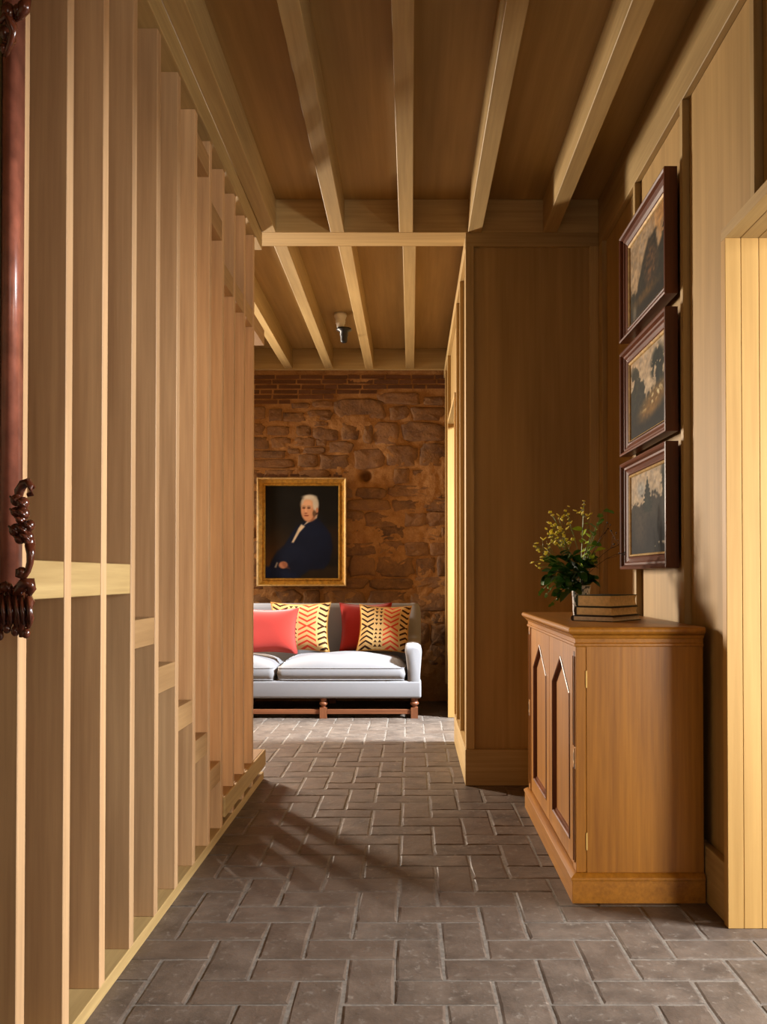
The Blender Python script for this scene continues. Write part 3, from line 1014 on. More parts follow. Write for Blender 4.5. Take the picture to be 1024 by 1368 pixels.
# ================================================================== PAINTINGS
def painted(name, W_, H_, img, nu, nv, parent, flip=False):
    """canvas in local x (width), z (height), facing -y; img(u, v) -> rgb arrays, u right, v up"""
    u = np.linspace(0, 1, nu); v = np.linspace(0, 1, nv)
    U, V = np.meshgrid(u, v)
    rgb = np.clip(img(U, V), 0, 1)
    lin = np.where(rgb <= 0.04045, rgb / 12.92, ((rgb + 0.055) / 1.055) ** 2.4)
    P_ = np.stack([(U - 0.5) * W_, np.zeros_like(U), (V - 0.5) * H_], -1).reshape(-1, 3)
    fs = [(j * nu + i, j * nu + i + 1, (j + 1) * nu + i + 1, (j + 1) * nu + i) for j in range(nv - 1) for i in range(nu - 1)]
    me = bpy.data.meshes.new(name)
    me.from_pydata([tuple(p) for p in P_], [], fs)
    at = me.color_attributes.new('paint', 'FLOAT_COLOR', 'POINT')
    c4 = np.concatenate([lin.reshape(-1, 3), np.ones((nu * nv, 1))], 1).astype(np.float32)
    at.data.foreach_set('color', c4.ravel())
    me.materials.append(M['paint'])
    return obj_from(name, me, parent)


def sm(a, b, x):
    t = np.clip((x - a) / (b - a), 0, 1); return t * t * (3 - 2 * t)


def lay(img, mask, col):
    return img * (1 - mask[..., None]) + np.array(col)[None, None, :] / 255.0 * mask[..., None]


def ell(U, V, cx, cy, rx, ry, soft=0.15, rot=0.0):
    dx, dy = U - cx, V - cy
    c, s_ = math.cos(rot), math.sin(rot)
    a, b = (dx * c + dy * s_) / rx, (-dx * s_ + dy * c) / ry
    return 1 - sm(1 - soft, 1 + soft, np.sqrt(a * a + b * b))


def poly_mask(U, V, pts, soft=0.012):
    inside = np.zeros(U.shape, bool); dmin = np.full(U.shape, 9.0)
    n = len(pts)
    for i in range(n):
        x0, y0 = pts[i]; x1, y1 = pts[(i + 1) % n]
        cond = ((y0 > V) != (y1 > V)) & (U < (x1 - x0) * (V - y0) / (y1 - y0 + 1e-12) + x0)
        inside ^= cond
        t = np.clip(((U - x0) * (x1 - x0) + (V - y0) * (y1 - y0)) / ((x1 - x0) ** 2 + (y1 - y0) ** 2 + 1e-12), 0, 1)
        dmin = np.minimum(dmin, np.hypot(U - x0 - t * (x1 - x0), V - y0 - t * (y1 - y0)))
    sd = np.where(inside, dmin, -dmin)
    return sm(-soft, soft, sd)


def mul(img, k): return img * k[..., None]


def portrait(U, V):
    A = 1.30   # height over width, so ellipses stay round in x
    n = fbm(U * 6, V * 8, 3, 4)
    img = np.zeros(U.shape + (3,)) + np.array([22, 20, 16]) / 255.0
    img = lay(img, sm(0.75, 0.1, V) * sm(0.75, 0.0, U) * 0.9, (74, 48, 22))
    img = lay(img, sm(0.5, 1.0, U) * sm(0.62, 0.5, V) * sm(0.1, 0.4, V) * 0.5, (58, 36, 18))
    # table / chair, low right
    img = lay(img, sm(0.16, 0.10, V) * sm(0.45, 0.6, U), (40, 30, 18))
    # coat
    coat = [(0.05, 0.12), (0.09, 0.20), (0.16, 0.29), (0.26, 0.36), (0.33, 0.45), (0.42, 0.56), (0.50, 0.60), (0.57, 0.615), (0.70, 0.66), (0.80, 0.58), (0.89, 0.48), (0.92, 0.34), (0.88, 0.18), (0.80, 0.10), (0.60, 0.09), (0.45, 0.0), (0.0, 0.0), (0.0, 0.12)]
    img = lay(img, poly_mask(U, V, coat, 0.02), (16, 22, 42))
    img = lay(img, ell(U, V, 0.62, 0.42, 0.22, 0.24, 0.6) * 0.35, (26, 34, 58))
    img = lay(img, ell(U, V, 0.30, 0.25, 0.16, 0.08, 0.7, 0.5) * 0.4, (28, 36, 58))
    img = lay(img, poly_mask(U, V, [(0.0, 0.0), (0.45, 0.0), (0.40, 0.05), (0.05, 0.12), (0, .13)], 0.03), (18, 26, 52))
    # shirt front and collar
    img = lay(img, poly_mask(U, V, [(0.36, 0.39), (0.385, 0.385), (0.47, 0.50), (0.54, 0.56), (0.49, 0.585), (0.45, 0.54)], 0.01), (206, 190, 164))
    img = lay(img, poly_mask(U, V, [(0.52, 0.57), (0.58, 0.60), (0.70, 0.65), (0.71, 0.69), (0.66, 0.67), (0.58, 0.625)], 0.01), (214, 200, 178))
    # neck, head
    img = lay(img, ell(U, V, 0.60, 0.665, 0.075, 0.055, 0.3), (150, 98, 70))
    img = lay(img, ell(U, V, 0.605, 0.795, 0.118, 0.105, 0.2), (200, 192, 176))
    img = lay(img, ell(U, V, 0.578, 0.735, 0.093, 0.118, 0.12), (206, 152, 116))
    img = lay(img, ell(U, V, 0.575, 0.80, 0.085, 0.055, 0.5) * 0.7, (226, 182, 146))
    img = lay(img, sm(0.60, 0.72, U) * ell(U, V, 0.62, 0.73, 0.10, 0.11, 0.3) * 0.55, (140, 88, 62))
    # hair
    img = lay(img, ell(U, V, 0.60, 0.878, 0.085, 0.022, 0.6), (212, 206, 192))
    img = lay(img, ell(U, V, 0.685, 0.80, 0.038, 0.075, 0.35), (196, 188, 172))
    img = lay(img, ell(U, V, 0.505, 0.83, 0.014, 0.030, 0.6) * 0.6, (190, 182, 166))
    img = lay(img, ell(U, V, 0.665, 0.70, 0.022, 0.035, 0.4), (104, 78, 58))
    img = lay(img, ell(U, V, 0.705, 0.735, 0.016, 0.028, 0.3), (190, 130, 98))
    # features
    for ex in (0.525, 0.592):
        img = lay(img, ell(U, V, ex, 0.760, 0.024, 0.010, 0.4), (96, 58, 42))
        img = lay(img, ell(U, V, ex, 0.778, 0.028, 0.007, 0.5) * 0.8, (150, 120, 96))
    img = lay(img, ell(U, V, 0.553, 0.728, 0.016, 0.030, 0.4) * 0.8, (228, 172, 134))
    img = lay(img, ell(U, V, 0.553, 0.702, 0.020, 0.007, 0.4), (140, 80, 58))
    img = lay(img, ell(U, V, 0.560, 0.678, 0.032, 0.007, 0.4), (132, 62, 50))
    # hand
    img = lay(img, ell(U, V, 0.245, 0.145, 0.060, 0.038, 0.25), (186, 130, 100))
    for k in range(4):
        img = lay(img, ell(U, V, 0.255 + 0.012 * k, 0.168 - 0.017 * k, 0.05, 0.006, 0.5, -0.25) * 0.6, (116, 70, 52))
    img = lay(img, poly_mask(U, V, [(0.125, 0.12), (0.15, 0.115), (0.175, 0.17), (0.155, 0.175)], 0.008) * 0.8, (170, 160, 146))
    return mul(img, 0.85 + 0.3 * n)


def landscape(kind):
    def f(U, V):
        n = fbm(U * 5, V * 5, 31 + kind, 5); n2 = fbm(U * 22, V * 22, 77 + kind, 4)
        lf = fbm(U * 14, V * 14, 9 + kind, 5)
        sky = [((176, 148, 112), (206, 150, 84)), ((196, 176, 146), (190, 160, 124)), ((190, 170, 142), (182, 158, 128))][kind]
        img = np.zeros(U.shape + (3,)) + np.array(sky[0]) / 255.0
        img = lay(img, sm(0.3, 1.0, V) * (1 - U) if kind else sm(0.45, 0.9, U) * sm(.4, .9, V), sky[1])
        img = lay(img, (lf > 0.56) * 0.25 * sm(0.4, 0.7, V), (150, 146, 140))
        j = (lf - 0.5) * 0.28
        # u=0 is the end towards the partition, u=1 the end towards the doorway
        if kind == 0:
            img = lay(img, sm(0.02, -0.02, V - (0.40 - U * 0.05 + j)), (62, 54, 34))
            img = lay(img, poly_mask(U + j * 0.3, V + j * 0.3, [(0.12, 0.2), (0.25, 0.45), (0.40, 0.68), (0.52, 0.80), (0.68, 0.80), (0.75, 0.55), (0.98, 0.72), (1.02, 0.1), (0.1, 0.1)], 0.03), (50, 44, 30))
            img = lay(img, ell(U, V, 0.55, 0.45, 0.14, 0.22, 0.7) * 0.6 * n2 * 1.6, (140, 92, 52))
            img = lay(img, ell(U, V, 0.93, 0.66, 0.10, 0.20, 0.4) * (n2 > 0.45), (44, 40, 26))
            img = lay(img, sm(0.35, 0.05, V), (42, 34, 20))
            img = lay(img, ell(U, V, 0.4, 0.2, 0.3, 0.06, 0.7) * 0.6, (120, 86, 36))
            img = lay(img, ell(U, V, 0.12, 0.10, 0.05, 0.09, 0.6) * 0.6, (138, 128, 110))
        elif kind == 1:
            img = lay(img, sm(0.03, -0.03, V - (0.62 + 0.16 * np.sin(U * 9) * (U < .75) + j * 1.3)), (54, 52, 40))
            img = lay(img, ell(U, V, 0.72, 0.72, 0.17, 0.20, 0.3) * (lf > 0.38), (44, 46, 34))
            img = lay(img, ell(U, V, 0.12, 0.72, 0.14, 0.20, 0.4) * (lf > 0.42), (58, 54, 36))
            img = lay(img, sm(0.45, 0.1, V), (36, 30, 20))
            img = lay(img, ell(U, V, 0.62, 0.33, 0.36, 0.13, 0.6, 0.25) * 0.95, (142, 104, 48))
            img = lay(img, ell(U, V, 0.62, 0.37, 0.26, 0.05, 0.6, 0.25) * (n2 > 0.55), (214, 196, 150))
            img = lay(img, sm(0.9, 1.0, U) * sm(.55, .6, V) * sm(.85, .8, V) * 0.7, (150, 128, 104))
        else:
            img = lay(img, ell(U, V, 0.28, 0.78, 0.10, 0.09, 0.7) * 0.6, (150, 158, 160))
            img = lay(img, sm(0.03, -0.03, V - (0.60 + j * 1.2 + 0.08 * U)), (56, 50, 40))
            w_ = np.clip((0.93 - V) * 0.30, 0, 0.10) * (0.7 + 0.6 * np.abs(np.sin(V * 60)))
            img = lay(img, ((np.abs(U - 0.45) < w_) & (V > 0.5) & (V < 0.93)) * 0.95, (40, 42, 32))
            img = lay(img, ell(U, V, 0.92, 0.82, 0.14, 0.26, 0.3) * (lf > 0.44), (48, 46, 32))
            img = lay(img, sm(0.5, 0.25, V), (34, 30, 26))
            img = lay(img, ell(U, V, 0.25, 0.30, 0.16, 0.18, 0.8) * 0.5, (92, 78, 62))
            img = lay(img, ((n2 > 0.62) & (V < 0.14) & (V > 0.06) & (U > 0.6) & (U < 0.95)) * 0.8, (190, 176, 150))
        return mul(img, 0.58 + 0.45 * n2)
    return f


def frame_ring(m, W_, H_, prof):
    """mitred ring: prof = [(inset from outer edge, y)]"""
    n = len(prof)
    for s_ in range(4):
        vs_ = []
        for (t, y) in prof:
            x, z = W_ / 2 - t, H_ / 2 - t
            c = [(-x, y, -z), (x, y, -z), (x, y, z), (-x, y, z)]
            vs_ += [c[s_], c[(s_ + 1) % 4]]
        m.add(vs_, [(2 * i, 2 * i + 1, 2 * i + 3, 2 * i + 2) for i in range(n - 1)])
    return m


def rail_obj(W_, H_, prof, side, mat_, parent, name='frame_rail'):
    m = MB(); vs_ = []
    n = len(prof)
    for (t, y) in prof:
        x, z = W_ / 2 - t, H_ / 2 - t
        c = [(-x, y, -z), (x, y, -z), (x, y, z), (-x, y, z)]
        vs_ += [c[side], c[(side + 1) % 4]]
    fs = [(2 * i, 2 * i + 1, (2 * i + 3) % (2 * n), (2 * i + 2) % (2 * n)) for i in range(n)]
    fs += [tuple(range(0, 2 * n, 2)), tuple(range(1, 2 * n, 2))[::-1]]
    m.add(vs_, fs)
    return m.build(name, mat_, parent)


# portrait on the stone wall
PXc, PZc = (at_back(402.5, 710.5, 7.31))
PWd, PHt = 119 / F * 7.31, 145 / F * 7.31
por = empty('portrait_painting', (PXc, 7.335, PZc), 0, 'gilt-framed oil portrait of a seated white-haired man in a dark coat', 'painting')
prof = [(0.0, 0.03), (0.0, -0.020), (0.006, -0.028), (0.014, -0.022), (0.018, -0.012), (0.045, -0.002), (0.052, -0.010), (0.060, -0.010), (0.066, 0.002), (0.066, 0.03)]
for s_ in range(4):
    rail_obj(PWd, PHt, prof, s_, M['gold'], por)
bead = MB(); frame_ring(bead, PWd + 0.002, PHt + 0.002, [(0.0, -0.012), (-0.002, -0.022), (0.004, -0.0305), (0.011, -0.027), (0.014, -0.018)])
bead.build('outer_bead', M['gold_light'], por)
cv = painted('canvas', PWd - 0.128, PHt - 0.128, portrait, 110, 145, por)
cv.location = (0, 0.006, 0)

# three landscapes on the right wall
LABS = ['landscape of a dark wooded crag at sunset, topmost of the three framed paintings',
        'landscape with tall trees above a sunlit clearing, middle one of the three framed paintings',
        'landscape with a lone conifer against a pale sky, lowest of the three framed paintings']
ZL = [(2.057, 2.512), (1.566, 2.010), (1.080, 1.531)]
YL0, YL1 = 3.10, 3.78
for k in range(3):
    z0, z1 = ZL[k]
    W_, H_ = YL1 - YL0, z1 - z0
    e = empty('landscape_painting', (XB - 0.003, (YL0 + YL1) / 2, (z0 + z1) / 2), -PI / 2, LABS[k], 'painting', 'landscapes hung in a column on the panelled wall')
    # local -y faces -x in the world; local +x runs towards -y (the camera)
    pr = [(0.0, 0.0), (0.0, -0.046), (0.006, -0.048), (0.012, -0.044), (0.018, -0.033), (0.026, -0.032), (0.032, -0.026), (0.044, -0.020), (0.050, -0.022), (0.056, -0.014), (0.056, 0.0)]
    for s_ in range(4):
        rail_obj(W_, H_, pr, s_, M['mahogany' + ('X' if s_ % 2 == 0 else 'Z')], e)
    sl = MB(); frame_ring(sl, W_ - 0.108, H_ - 0.108, [(0.0, -0.0215), (0.006, -0.017), (0.009, -0.012)])
    sl.build('inner_slip', M['gold_light'], e)
    c = painted('canvas', W_ - 0.112, H_ - 0.112, landscape(k), 120, 90, e)
    c.location = (0, -0.0115, 0)

# ================================================================== MIRROR at the near left edge
MYB, MXR = 1.705, -0.757     # wall face, right edge
mir = empty('wall_mirror', (-1.22, MYB, 0.95), 0, 'ornate carved mahogany mirror with olive gilt slope hung beside the stair screen', 'mirror')
MW, MZ0, MZ1 = (MXR + 1.22) * 2, 0.975, 2.32
cz_ = (MZ0 + MZ1) / 2 - 0.95; MHt = MZ1 - MZ0
n = 10
pr = [(0.0, 0.0)] + [(0.014 - 0.014 * math.cos(PI * k / n), -0.022 - 0.030 * math.sin(PI * k / n)) for k in range(n + 1)] + [(0.032, -0.026), (0.036, -0.018), (0.036, 0.0)]
for s_ in range(4):
    o = rail_obj(MW, MHt, pr, s_, M['mirror_frame'], mir); o.location = (0, 0, cz_)
    for p in o.data.polygons: p.use_smooth = len(p.vertices) == 4
sl = MB(); frame_ring(sl, MW - 0.064, MHt - 0.064, [(0.0, -0.03), (0.01, -0.034), (0.05, -0.012), (0.075, -0.010), (0.080, -0.004)])
o = sl.build('gilt_slope', M['olive_gilt'], mir); o.location = (0, 0, cz_)
gl = MB(); gl.box(-MW / 2 + 0.13, MW / 2 - 0.13, -0.007, -0.003, -MHt / 2 + 0.13, MHt / 2 - 0.13)
o = gl.build('glass', M['mirror_glass'], mir); o.location = (0, 0, cz_)


def mp_(px, py, Y):
    p = pix(px, py, Y); return p - Vector((-1.22, MYB, 0.95))


# carved scrollwork up the lower right corner
cr = MB(); cr.smooth = True
cr.tube([mp_(24, 668, 1.62), mp_(25, 656, 1.615), mp_(30, 647, 1.61), mp_(37, 644, 1.61), mp_(42, 651, 1.60), mp_(41, 660, 1.60), mp_(36, 661, 1.60)], [0.006, 0.009, 0.009, 0.008, 0.007, 0.006, 0.004], 8)
for (px, py, rx, rz_, tl) in [(22, 668, 0.011, 0.012, 0.3), (30, 672, 0.012, 0.012, -.2), (22, 684, 0.011, 0.010, .2), (31, 685, 0.011, 0.013, -.4), (28, 694, 0.010, 0.009, 0),
                              (21, 708, 0.012, 0.013, .5), (31, 706, 0.012, 0.014, -.2), (40, 702, 0.009, 0.011, .1), (35, 717, 0.014, 0.013, .3), (40, 725, 0.009, 0.014, 0), (27, 720, 0.010, 0.010, .6)]:
    p = mp_(px, py, 1.612)
    cr.ball(tuple(p), (rx, 0.012, rz_), 10, 7, Matrix.Rotation(tl, 3, 'Y'))
    cr.tube([p + Vector((-rx * .8, -.009, rz_ * .5)), p + Vector((0, -.013, 0)), p + Vector((rx * .8, -.009, -rz_ * .6))], [0.002, 0.004, 0.002], 6)
cr.tube([mp_(40, 728, 1.605), mp_(41, 740, 1.60), mp_(40, 752, 1.60), mp_(37, 763, 1.60), mp_(31, 771, 1.60), mp_(26, 768, 1.60), mp_(25, 760, 1.60)], [0.010, 0.008, 0.0065, 0.006, 0.007, 0.008, 0.006], 8)
cr.ball(tuple(mp_(29, 764, 1.60)), 0.0095, 10, 7)
cr.build('carved_scroll', M['carved'], mir)
cc = MB(); cc.smooth = True
rc = random.Random(8)
cc.tube([mp_(20, 800, 1.62), mp_(25, 788, 1.61), mp_(33, 779, 1.60), mp_(41, 778, 1.60), mp_(43, 786, 1.60), mp_(38, 794, 1.60)], [0.009, 0.011, 0.011, 0.010, 0.008, 0.006], 8)
for k in range(9):       # acanthus fronds along the bottom edge
    x0 = 40 - k * 8.5
    sx = rc.uniform(-3, 3)
    cc.tube([mp_(x0 - 4, 788 + rc.uniform(-4, 4), 1.63), mp_(x0 + sx * .3, 805, 1.605), mp_(x0 + sx * .7, 826, 1.60), mp_(x0 + sx, 843 + rc.uniform(-6, 8), 1.605)], [0.006, 0.010, 0.0095, 0.004], 8)
    cc.tube([mp_(x0 - 2, 796, 1.60), mp_(x0 + sx * .5, 815, 1.588), mp_(x0 + sx + 2, 834, 1.592)], [0.003, 0.0045, 0.002], 6)
    cc.ball(tuple(mp_(x0 + sx - 3, 840 + rc.uniform(-4, 10), 1.605)), (0.008, 0.008, 0.010), 8, 6)
for k in range(8):
    x0 = 8 - k * 11
    cc.ball(tuple(mp_(x0, 784 + 4 * math.sin(k), 1.61)), (0.013, 0.012, 0.010), 10, 6)
    cc.tube([mp_(x0 - 8, 792, 1.61), mp_(x0, 780, 1.60), mp_(x0 + 8, 792, 1.61)], [0.004, 0.006, 0.004], 6)
cc.build('carved_apron', M['carved'], mir)
ct_ = MB(); ct_.smooth = True
for (px, py, r_) in [(6, 8, 0.013), (10, 28, 0.011), (3, 38, 0.012), (11, 46, 0.008), (2, 60, 0.009), (20, 8, 0.010), (27, 3, 0.011)]:
    ct_.ball(tuple(mp_(px, py, 1.62)), (r_, 0.012, r_ * 1.2), 10, 7)
ct_.tube([mp_(2, 70, 1.62), mp_(9, 52, 1.61), mp_(13, 36, 1.60), mp_(8, 20, 1.60), mp_(2, 14, 1.60), mp_(-6, 24, 1.60)], [0.004, 0.006, 0.007, 0.007, 0.006, 0.004], 8)
ct_.tube([mp_(14, 20, 1.63), mp_(22, 14, 1.62), mp_(28, 6, 1.61), mp_(30, -8, 1.61)], [0.005, 0.008, 0.010, 0.010], 8)
ct_.build('carved_crest', M['carved'], mir)

# ================================================================== SOFA
SX0, SX1, SY0, SY1 = -2.075, 0.078, 6.47, 7.345
sofa = empty('sofa', ((SX0 + SX1) / 2, 6.9, 0), 0, 'pale grey linen sofa on turned wooden legs below the portrait', 'sofa')
SO = Vector(((SX0 + SX1) / 2, 6.9, 0))


def sf(m):
    m.v = [(x - SO.x, y - SO.y, z - SO.z) for x, y, z in m.v]; return m


def soft(m, name, mat_, parent, bev, seg=4, sub=0):
    o = m.build(name, mat_, parent, bev, seg)
    for p in o.data.polygons: p.use_smooth = True
    return o


soft(sf(MB().box(SX0 + 0.02, SX1 - 0.004, SY0, SY1 - 0.03, 0.150, 0.278)), 'seat_base', M['linen'], sofa, 0.018)
# back with a slight rake and rounded top
bk = MB(); bk.prism([(7.05, 0.25), (7.13, 0.80), (7.15, 0.822), (7.18, 0.830), (7.235, 0.828), (7.26, 0.81), (7.345, 0.25), (7.345, 0.16), (7.05, 0.16)][::-1], 0, SX0 + 0.05, SX1 - 0.045)
soft(sf(bk), 'back', M['linen'], sofa, 0.010, 2)


def arm(x0, x1):
    """low arm in front swelling outwards, tall wing at the back"""
    m = MB(); m.smooth = True
    secs = [(6.475, 0.16, 0.515), (6.485, 0.155, 0.537), (6.52, 0.155, 0.548), (6.75, 0.155, 0.548), (6.93, 0.155, 0.560), (7.00, 0.155, 0.60), (7.06, 0.155, 0.70), (7.12, 0.155, 0.80), (7.17, 0.155, 0.832), (7.24, 0.155, 0.832), (7.30, 0.155, 0.80), (7.345, 0.16, 0.76)]
    out = 1 if x1 > -1 else -1
    n = 14; vs_ = []
    for (y, zb, zt) in secs:
        e = 0.006 if y in (6.475, 7.345) else 0.0
        hh = zt - zb
        w_ = x1 - x0
        # profile up the inner side, over a rolled top, down the outer side
        loop = [(0.22, 0.0), (0.20, 0.25), (0.16, 0.55), (0.08, 0.80), (0.03, 0.90), (0.06, 0.96), (0.20, 0.99), (0.50, 1.0), (0.80, 0.99), (0.95, 0.95), (1.0, 0.88), (0.97, 0.72), (0.90, 0.40), (0.88, 0.0)]
        for (a, b) in loop:
            aa = a if out > 0 else 1 - a
            cx_ = x0 + w_ * aa; 
            cx_ = cx_ + (x0 + w_ / 2 - cx_) * (e / 0.03)
            vs_.append((cx_, y, zb + hh * b))
    fs = []
    for i in range(len(secs) - 1):
        for k in range(n):
            k2 = (k + 1) % n
            fs.append((i * n + k, i * n + k2, (i + 1) * n + k2, (i + 1) * n + k))
    fs.append(tuple(range(n))); L = (len(secs) - 1) * n; fs.append(tuple(range(L, L + n))[::-1])
    m.add(vs_, fs)
    o = sf(m).build('arm', M['linen'], sofa)
    return o


arm(-0.050, SX1)
arm(SX0, SX0 + 0.128)


def seat_cushion(x0, x1):
    y0, y1, z0, zf = 6.478, 7.07, 0.280, 0.378
    nx_, ny_ = 28, 16
    top = {}; m = MB(); m.smooth = True
    vs_ = []
    w_ = x1 - x0; d_ = y1 - y0
    for side in (1, -1):
        for j in range(ny_ + 1):
            for i in range(nx_ + 1):
                u, v = i / nx_ * 2 - 1, j / ny_ * 2 - 1
                fx = (1 - abs(u) ** 3.2); fy = (1 - abs(v) ** 2.6)
                cr_ = max(0, fx) ** 0.6 * max(0, fy) ** 0.6
                pinch = 1 - 0.02 * (abs(u) ** 6) * (abs(v) ** 6)
                x = x0 + w_ / 2 + u * w_ / 2 * pinch; y = y0 + d_ / 2 + v * d_ / 2 * pinch
                wob = 0.006 * math.sin(u * 7 + v * 3) * cr_
                if side > 0: z = zf - 0.006 + 0.092 * cr_ + wob
                else: z = z0 + 0.006 - 0.004 * cr_
                vs_.append((x, y, z))
    N = (nx_ + 1) * (ny_ + 1)
    idx = lambda i, j, s_: (0 if s_ > 0 else N) + j * (nx_ + 1) + i
    fs = []
    for j in range(ny_):
        for i in range(nx_):
            fs.append((idx(i, j, 1), idx(i + 1, j, 1), idx(i + 1, j + 1, 1), idx(i, j + 1, 1)))
            fs.append((idx(i, j, -1), idx(i, j + 1, -1), idx(i + 1, j + 1, -1), idx(i + 1, j, -1)))
    per = [(i, 0) for i in range(nx_)] + [(nx_, j) for j in range(ny_)] + [(i, ny_) for i in range(nx_, 0, -1)] + [(0, j) for j in range(ny_, 0, -1)]
    # bulging border band
    mids = []
    for (i, j) in per:
        a = Vector(vs_[idx(i, j, 1)]); b = Vector(vs_[idx(i, j, -1)])
        c = (a + b) / 2; ctr = Vector((x0 + w_ / 2, y0 + d_ / 2, c.z)); dv = (c - ctr); dv.z = 0
        ox = 0.010 * (1 if i == nx_ else -1 if i == 0 else 0); oy = 0.010 * (1 if j == ny_ else -1 if j == 0 else 0)
        vs_.append((c.x + ox, c.y + oy, c.z)); mids.append(len(vs_) - 1)
    P_ = len(per)
    for k in range(P_):
        k2 = (k + 1) % P_
        a, b = per[k], per[k2]
        fs.append((idx(*a, 1), mids[k], mids[k2], idx(*b, 1)))
        fs.append((mids[k], idx(*a, -1), idx(*b, -1), mids[k2]))
    m.add(vs_, fs)
    c = sf(m).build('seat_cushion', M['linen'], sofa)
    for s_ in (1, -1):
        pp = MB(); pp.smooth = True
        loop = [vs_[idx(*a, s_)] for a in per]; loop.append(loop[0])
        pp.tube(loop, 0.0042, 6)
        sf(pp).build('piping', M['linen'], c)
    return c


mid_ = (SX0 + 0.115 - 0.045) / 2
seat_cushion(mid_ + 0.012, -0.045)
seat_cushion(SX0 + 0.125, mid_ - 0.012)


def turned_leg(x, y):
    m = MB()
    m.box(x - 0.026, x + 0.026, y - 0.026, y + 0.026, 0.0, 0.080)
    m.smooth = True
    m.lathe([(0.022, 0.080), (0.016, 0.086), (0.018, 0.092), (0.030, 0.100), (0.033, 0.110), (0.029, 0.119), (0.019, 0.124), (0.024, 0.130), (0.026, 0.136), (0.022, 0.142), (0.026, 0.151)], (x, y, 0), 16)
    return sf(m).build('leg', M['walnutZ'], sofa)


LX = [0.024, -0.650, -1.324, -1.998]
for x in LX:
    turned_leg(x, 6.512); turned_leg(x, 7.28)
for a, b in zip(LX[1:], LX[:-1]):
    sf(MB().box(a + 0.0262, b - 0.0262, 6.497, 6.527, 0.030, 0.066)).build('stretcher', M['walnutX'], sofa, 0.003)
for x in (LX[0], LX[-1]):
    sf(MB().box(x - 0.015, x + 0.015, 6.5382, 7.2538, 0.030, 0.066)).build('stretcher', M['walnutY'], sofa, 0.003)


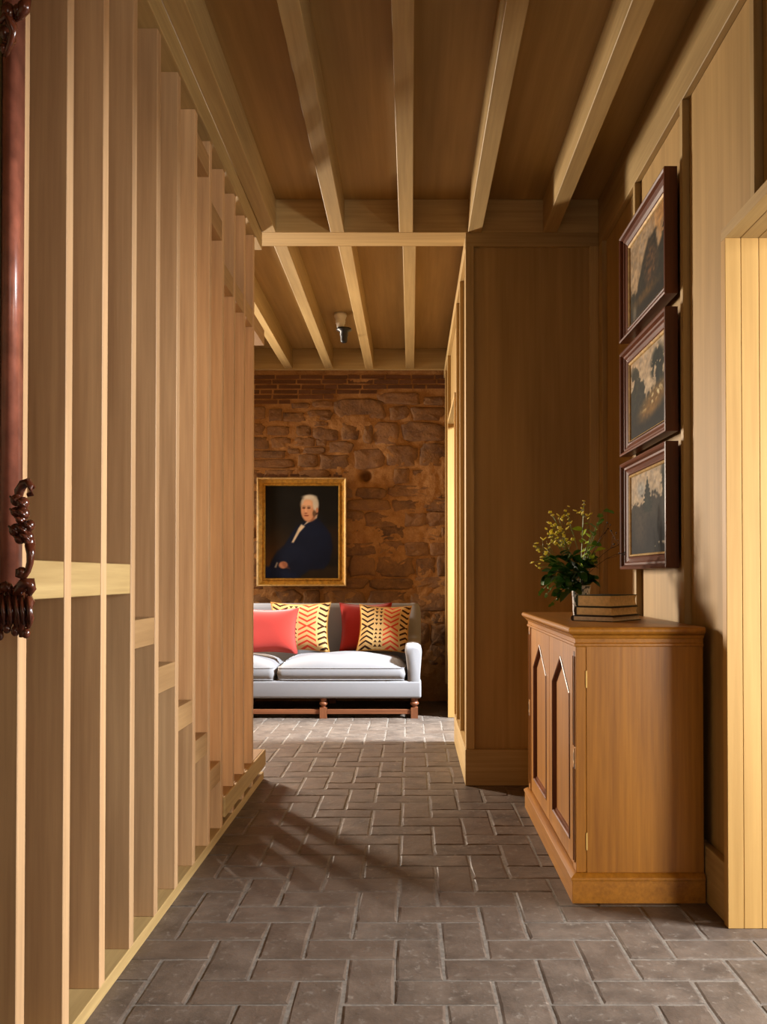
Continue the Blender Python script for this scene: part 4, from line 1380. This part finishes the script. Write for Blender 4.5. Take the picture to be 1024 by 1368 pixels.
# ---- scatter cushions
def scatter(name, c, W_, H_, T, rx, rz, mat_, label, fringe=False, ry=0.0):
    nn = 22
    e = empty(name, c, 0, label, 'cushion')
    e.rotation_euler = (rx, ry, rz)
    vs_ = []; uv = []
    for s_ in (-1, 1):
        for j in range(nn + 1):
            for i in range(nn + 1):
                u, v = i / nn * 2 - 1, j / nn * 2 - 1
                # edges bow inwards between pointed corners
                x = u * W_ / 2 * (1 - 0.11 * (1 - v * v)); z = v * H_ / 2 * (1 - 0.11 * (1 - u * u))
                t = (max(0, 1 - u ** 4) * max(0, 1 - v ** 4)) ** 0.55
                t *= 1 + 0.05 * math.sin(3 * u + 2 * v)
                vs_.append((x, s_ * T / 2 * t, z + H_ / 2)); uv.append(((u + 1) / 2, (v + 1) / 2))
    N = (nn + 1) ** 2
    fs = []
    for s_ in (0, 1):
        for j in range(nn):
            for i in range(nn):
                q = [s_ * N + j * (nn + 1) + i, s_ * N + j * (nn + 1) + i + 1, s_ * N + (j + 1) * (nn + 1) + i + 1, s_ * N + (j + 1) * (nn + 1) + i]
                fs.append(tuple(q) if s_ == 0 else tuple(q[::-1]))
    me = bpy.data.meshes.new('cushion_cover')
    me.from_pydata(vs_, [], fs)
    ul = me.uv_layers.new(name='uv')
    for lp in me.loops: ul.data[lp.index].uv = uv[lp.vertex_index]
    me.materials.append(mat_)
    for p in me.polygons: p.use_smooth = True
    o = obj_from('cover', me, e)
    per = [(i, 0) for i in range(nn)] + [(nn, j) for j in range(nn)] + [(i, nn) for i in range(nn, 0, -1)] + [(0, j) for j in range(nn, 0, -1)]
    loop = [vs_[j * (nn + 1) + i] for i, j in per]; loop = [(x, 0, z) for x, y, z in loop]
    m = MB(); m.smooth = True; m.tube(loop + [loop[0]], 0.0032, 6)
    m.build('piping', mat_ if not fringe else M['fringe'], e)
    if fringe:
        fm = MB()
        for k in range(len(loop)):
            a = Vector(loop[k]); b = Vector(loop[(k + 1) % len(loop)])
            for q in (0.25, 0.75):
                p = a.lerp(b, q); d = (p - Vector((0, 0, H_ / 2))).normalized()
                tn = (b - a).normalized() * 0.0035
                fm.add([p - tn, p + tn, p + d * 0.013 + Vector((0, 0.002, 0)), p + Vector((0, .003, 0))], [(0, 1, 2), (0, 2, 3), (1, 3, 2), (0, 3, 1)])
        fm.build('fringe', M['fringe'], e)
    return e


M['fringe'] = mat_fabric('gold_fringe', srgb(206, 150, 66), 200)
lean = -0.20
scatter('cushion', (-1.105, 6.712, 0.456), 0.47, 0.365, 0.16, lean - 0.12, 0.05, M['coral'], 'plain coral velvet cushion in front of the chevron one by the stair')
scatter('cushion', (-0.885, 6.910, 0.455), 0.48, 0.395, 0.13, lean, -0.06, M['chevron'], 'chevron patterned cushion standing behind the coral one', True)
scatter('cushion', (-0.360, 6.955, 0.452), 0.42, 0.395, 0.12, lean, 0.06, M['red'], 'deep red cushion half hidden behind the chevron one by the arm')
scatter('cushion', (-0.222, 6.800, 0.462), 0.410, 0.375, 0.14, lean - 0.08, -0.10, M['chevron'], 'chevron patterned cushion beside the sofa arm, in front of the red one', True, 0.03)

# ================================================================== CEILING LAMP HOLDER
lx, lz = (454 - CX) / F * 6.35, ZC
lamp = empty('ceiling_lampholder', (lx, 6.35, ZC), 0, 'small white ceiling lampholder with black fitting and no shade', 'light fitting')
m = MB(); m.smooth = True
m.lathe([(0.046, -0.001), (0.046, -0.020), (0.040, -0.035), (0.036, -0.050), (0.038, -0.060), (0.034, -0.064), (0.036, -0.074), (0.030, -0.080), (0.026, -0.100), (0.020, -0.112)], n=20)
m.build('ceramic_rose', M['white_cer'], lamp)
m = MB(); m.smooth = True
m.tube([(0.0, 0, -0.095), (0.016, 0, -0.108), (0.024, 0, -0.122)], 0.010, 8)
m.build('neck', M['twig'], lamp)
m = MB(); m.smooth = True
m.lathe([(0.020, -0.105), (0.056, -0.113), (0.056, -0.124), (0.030, -0.135), (0.030, -0.166), (0.026, -0.170), (0.025, -0.205), (0.018, -0.215)], (0.026, 0, 0), 18)
m.build('black_holder', M['black'], lamp)
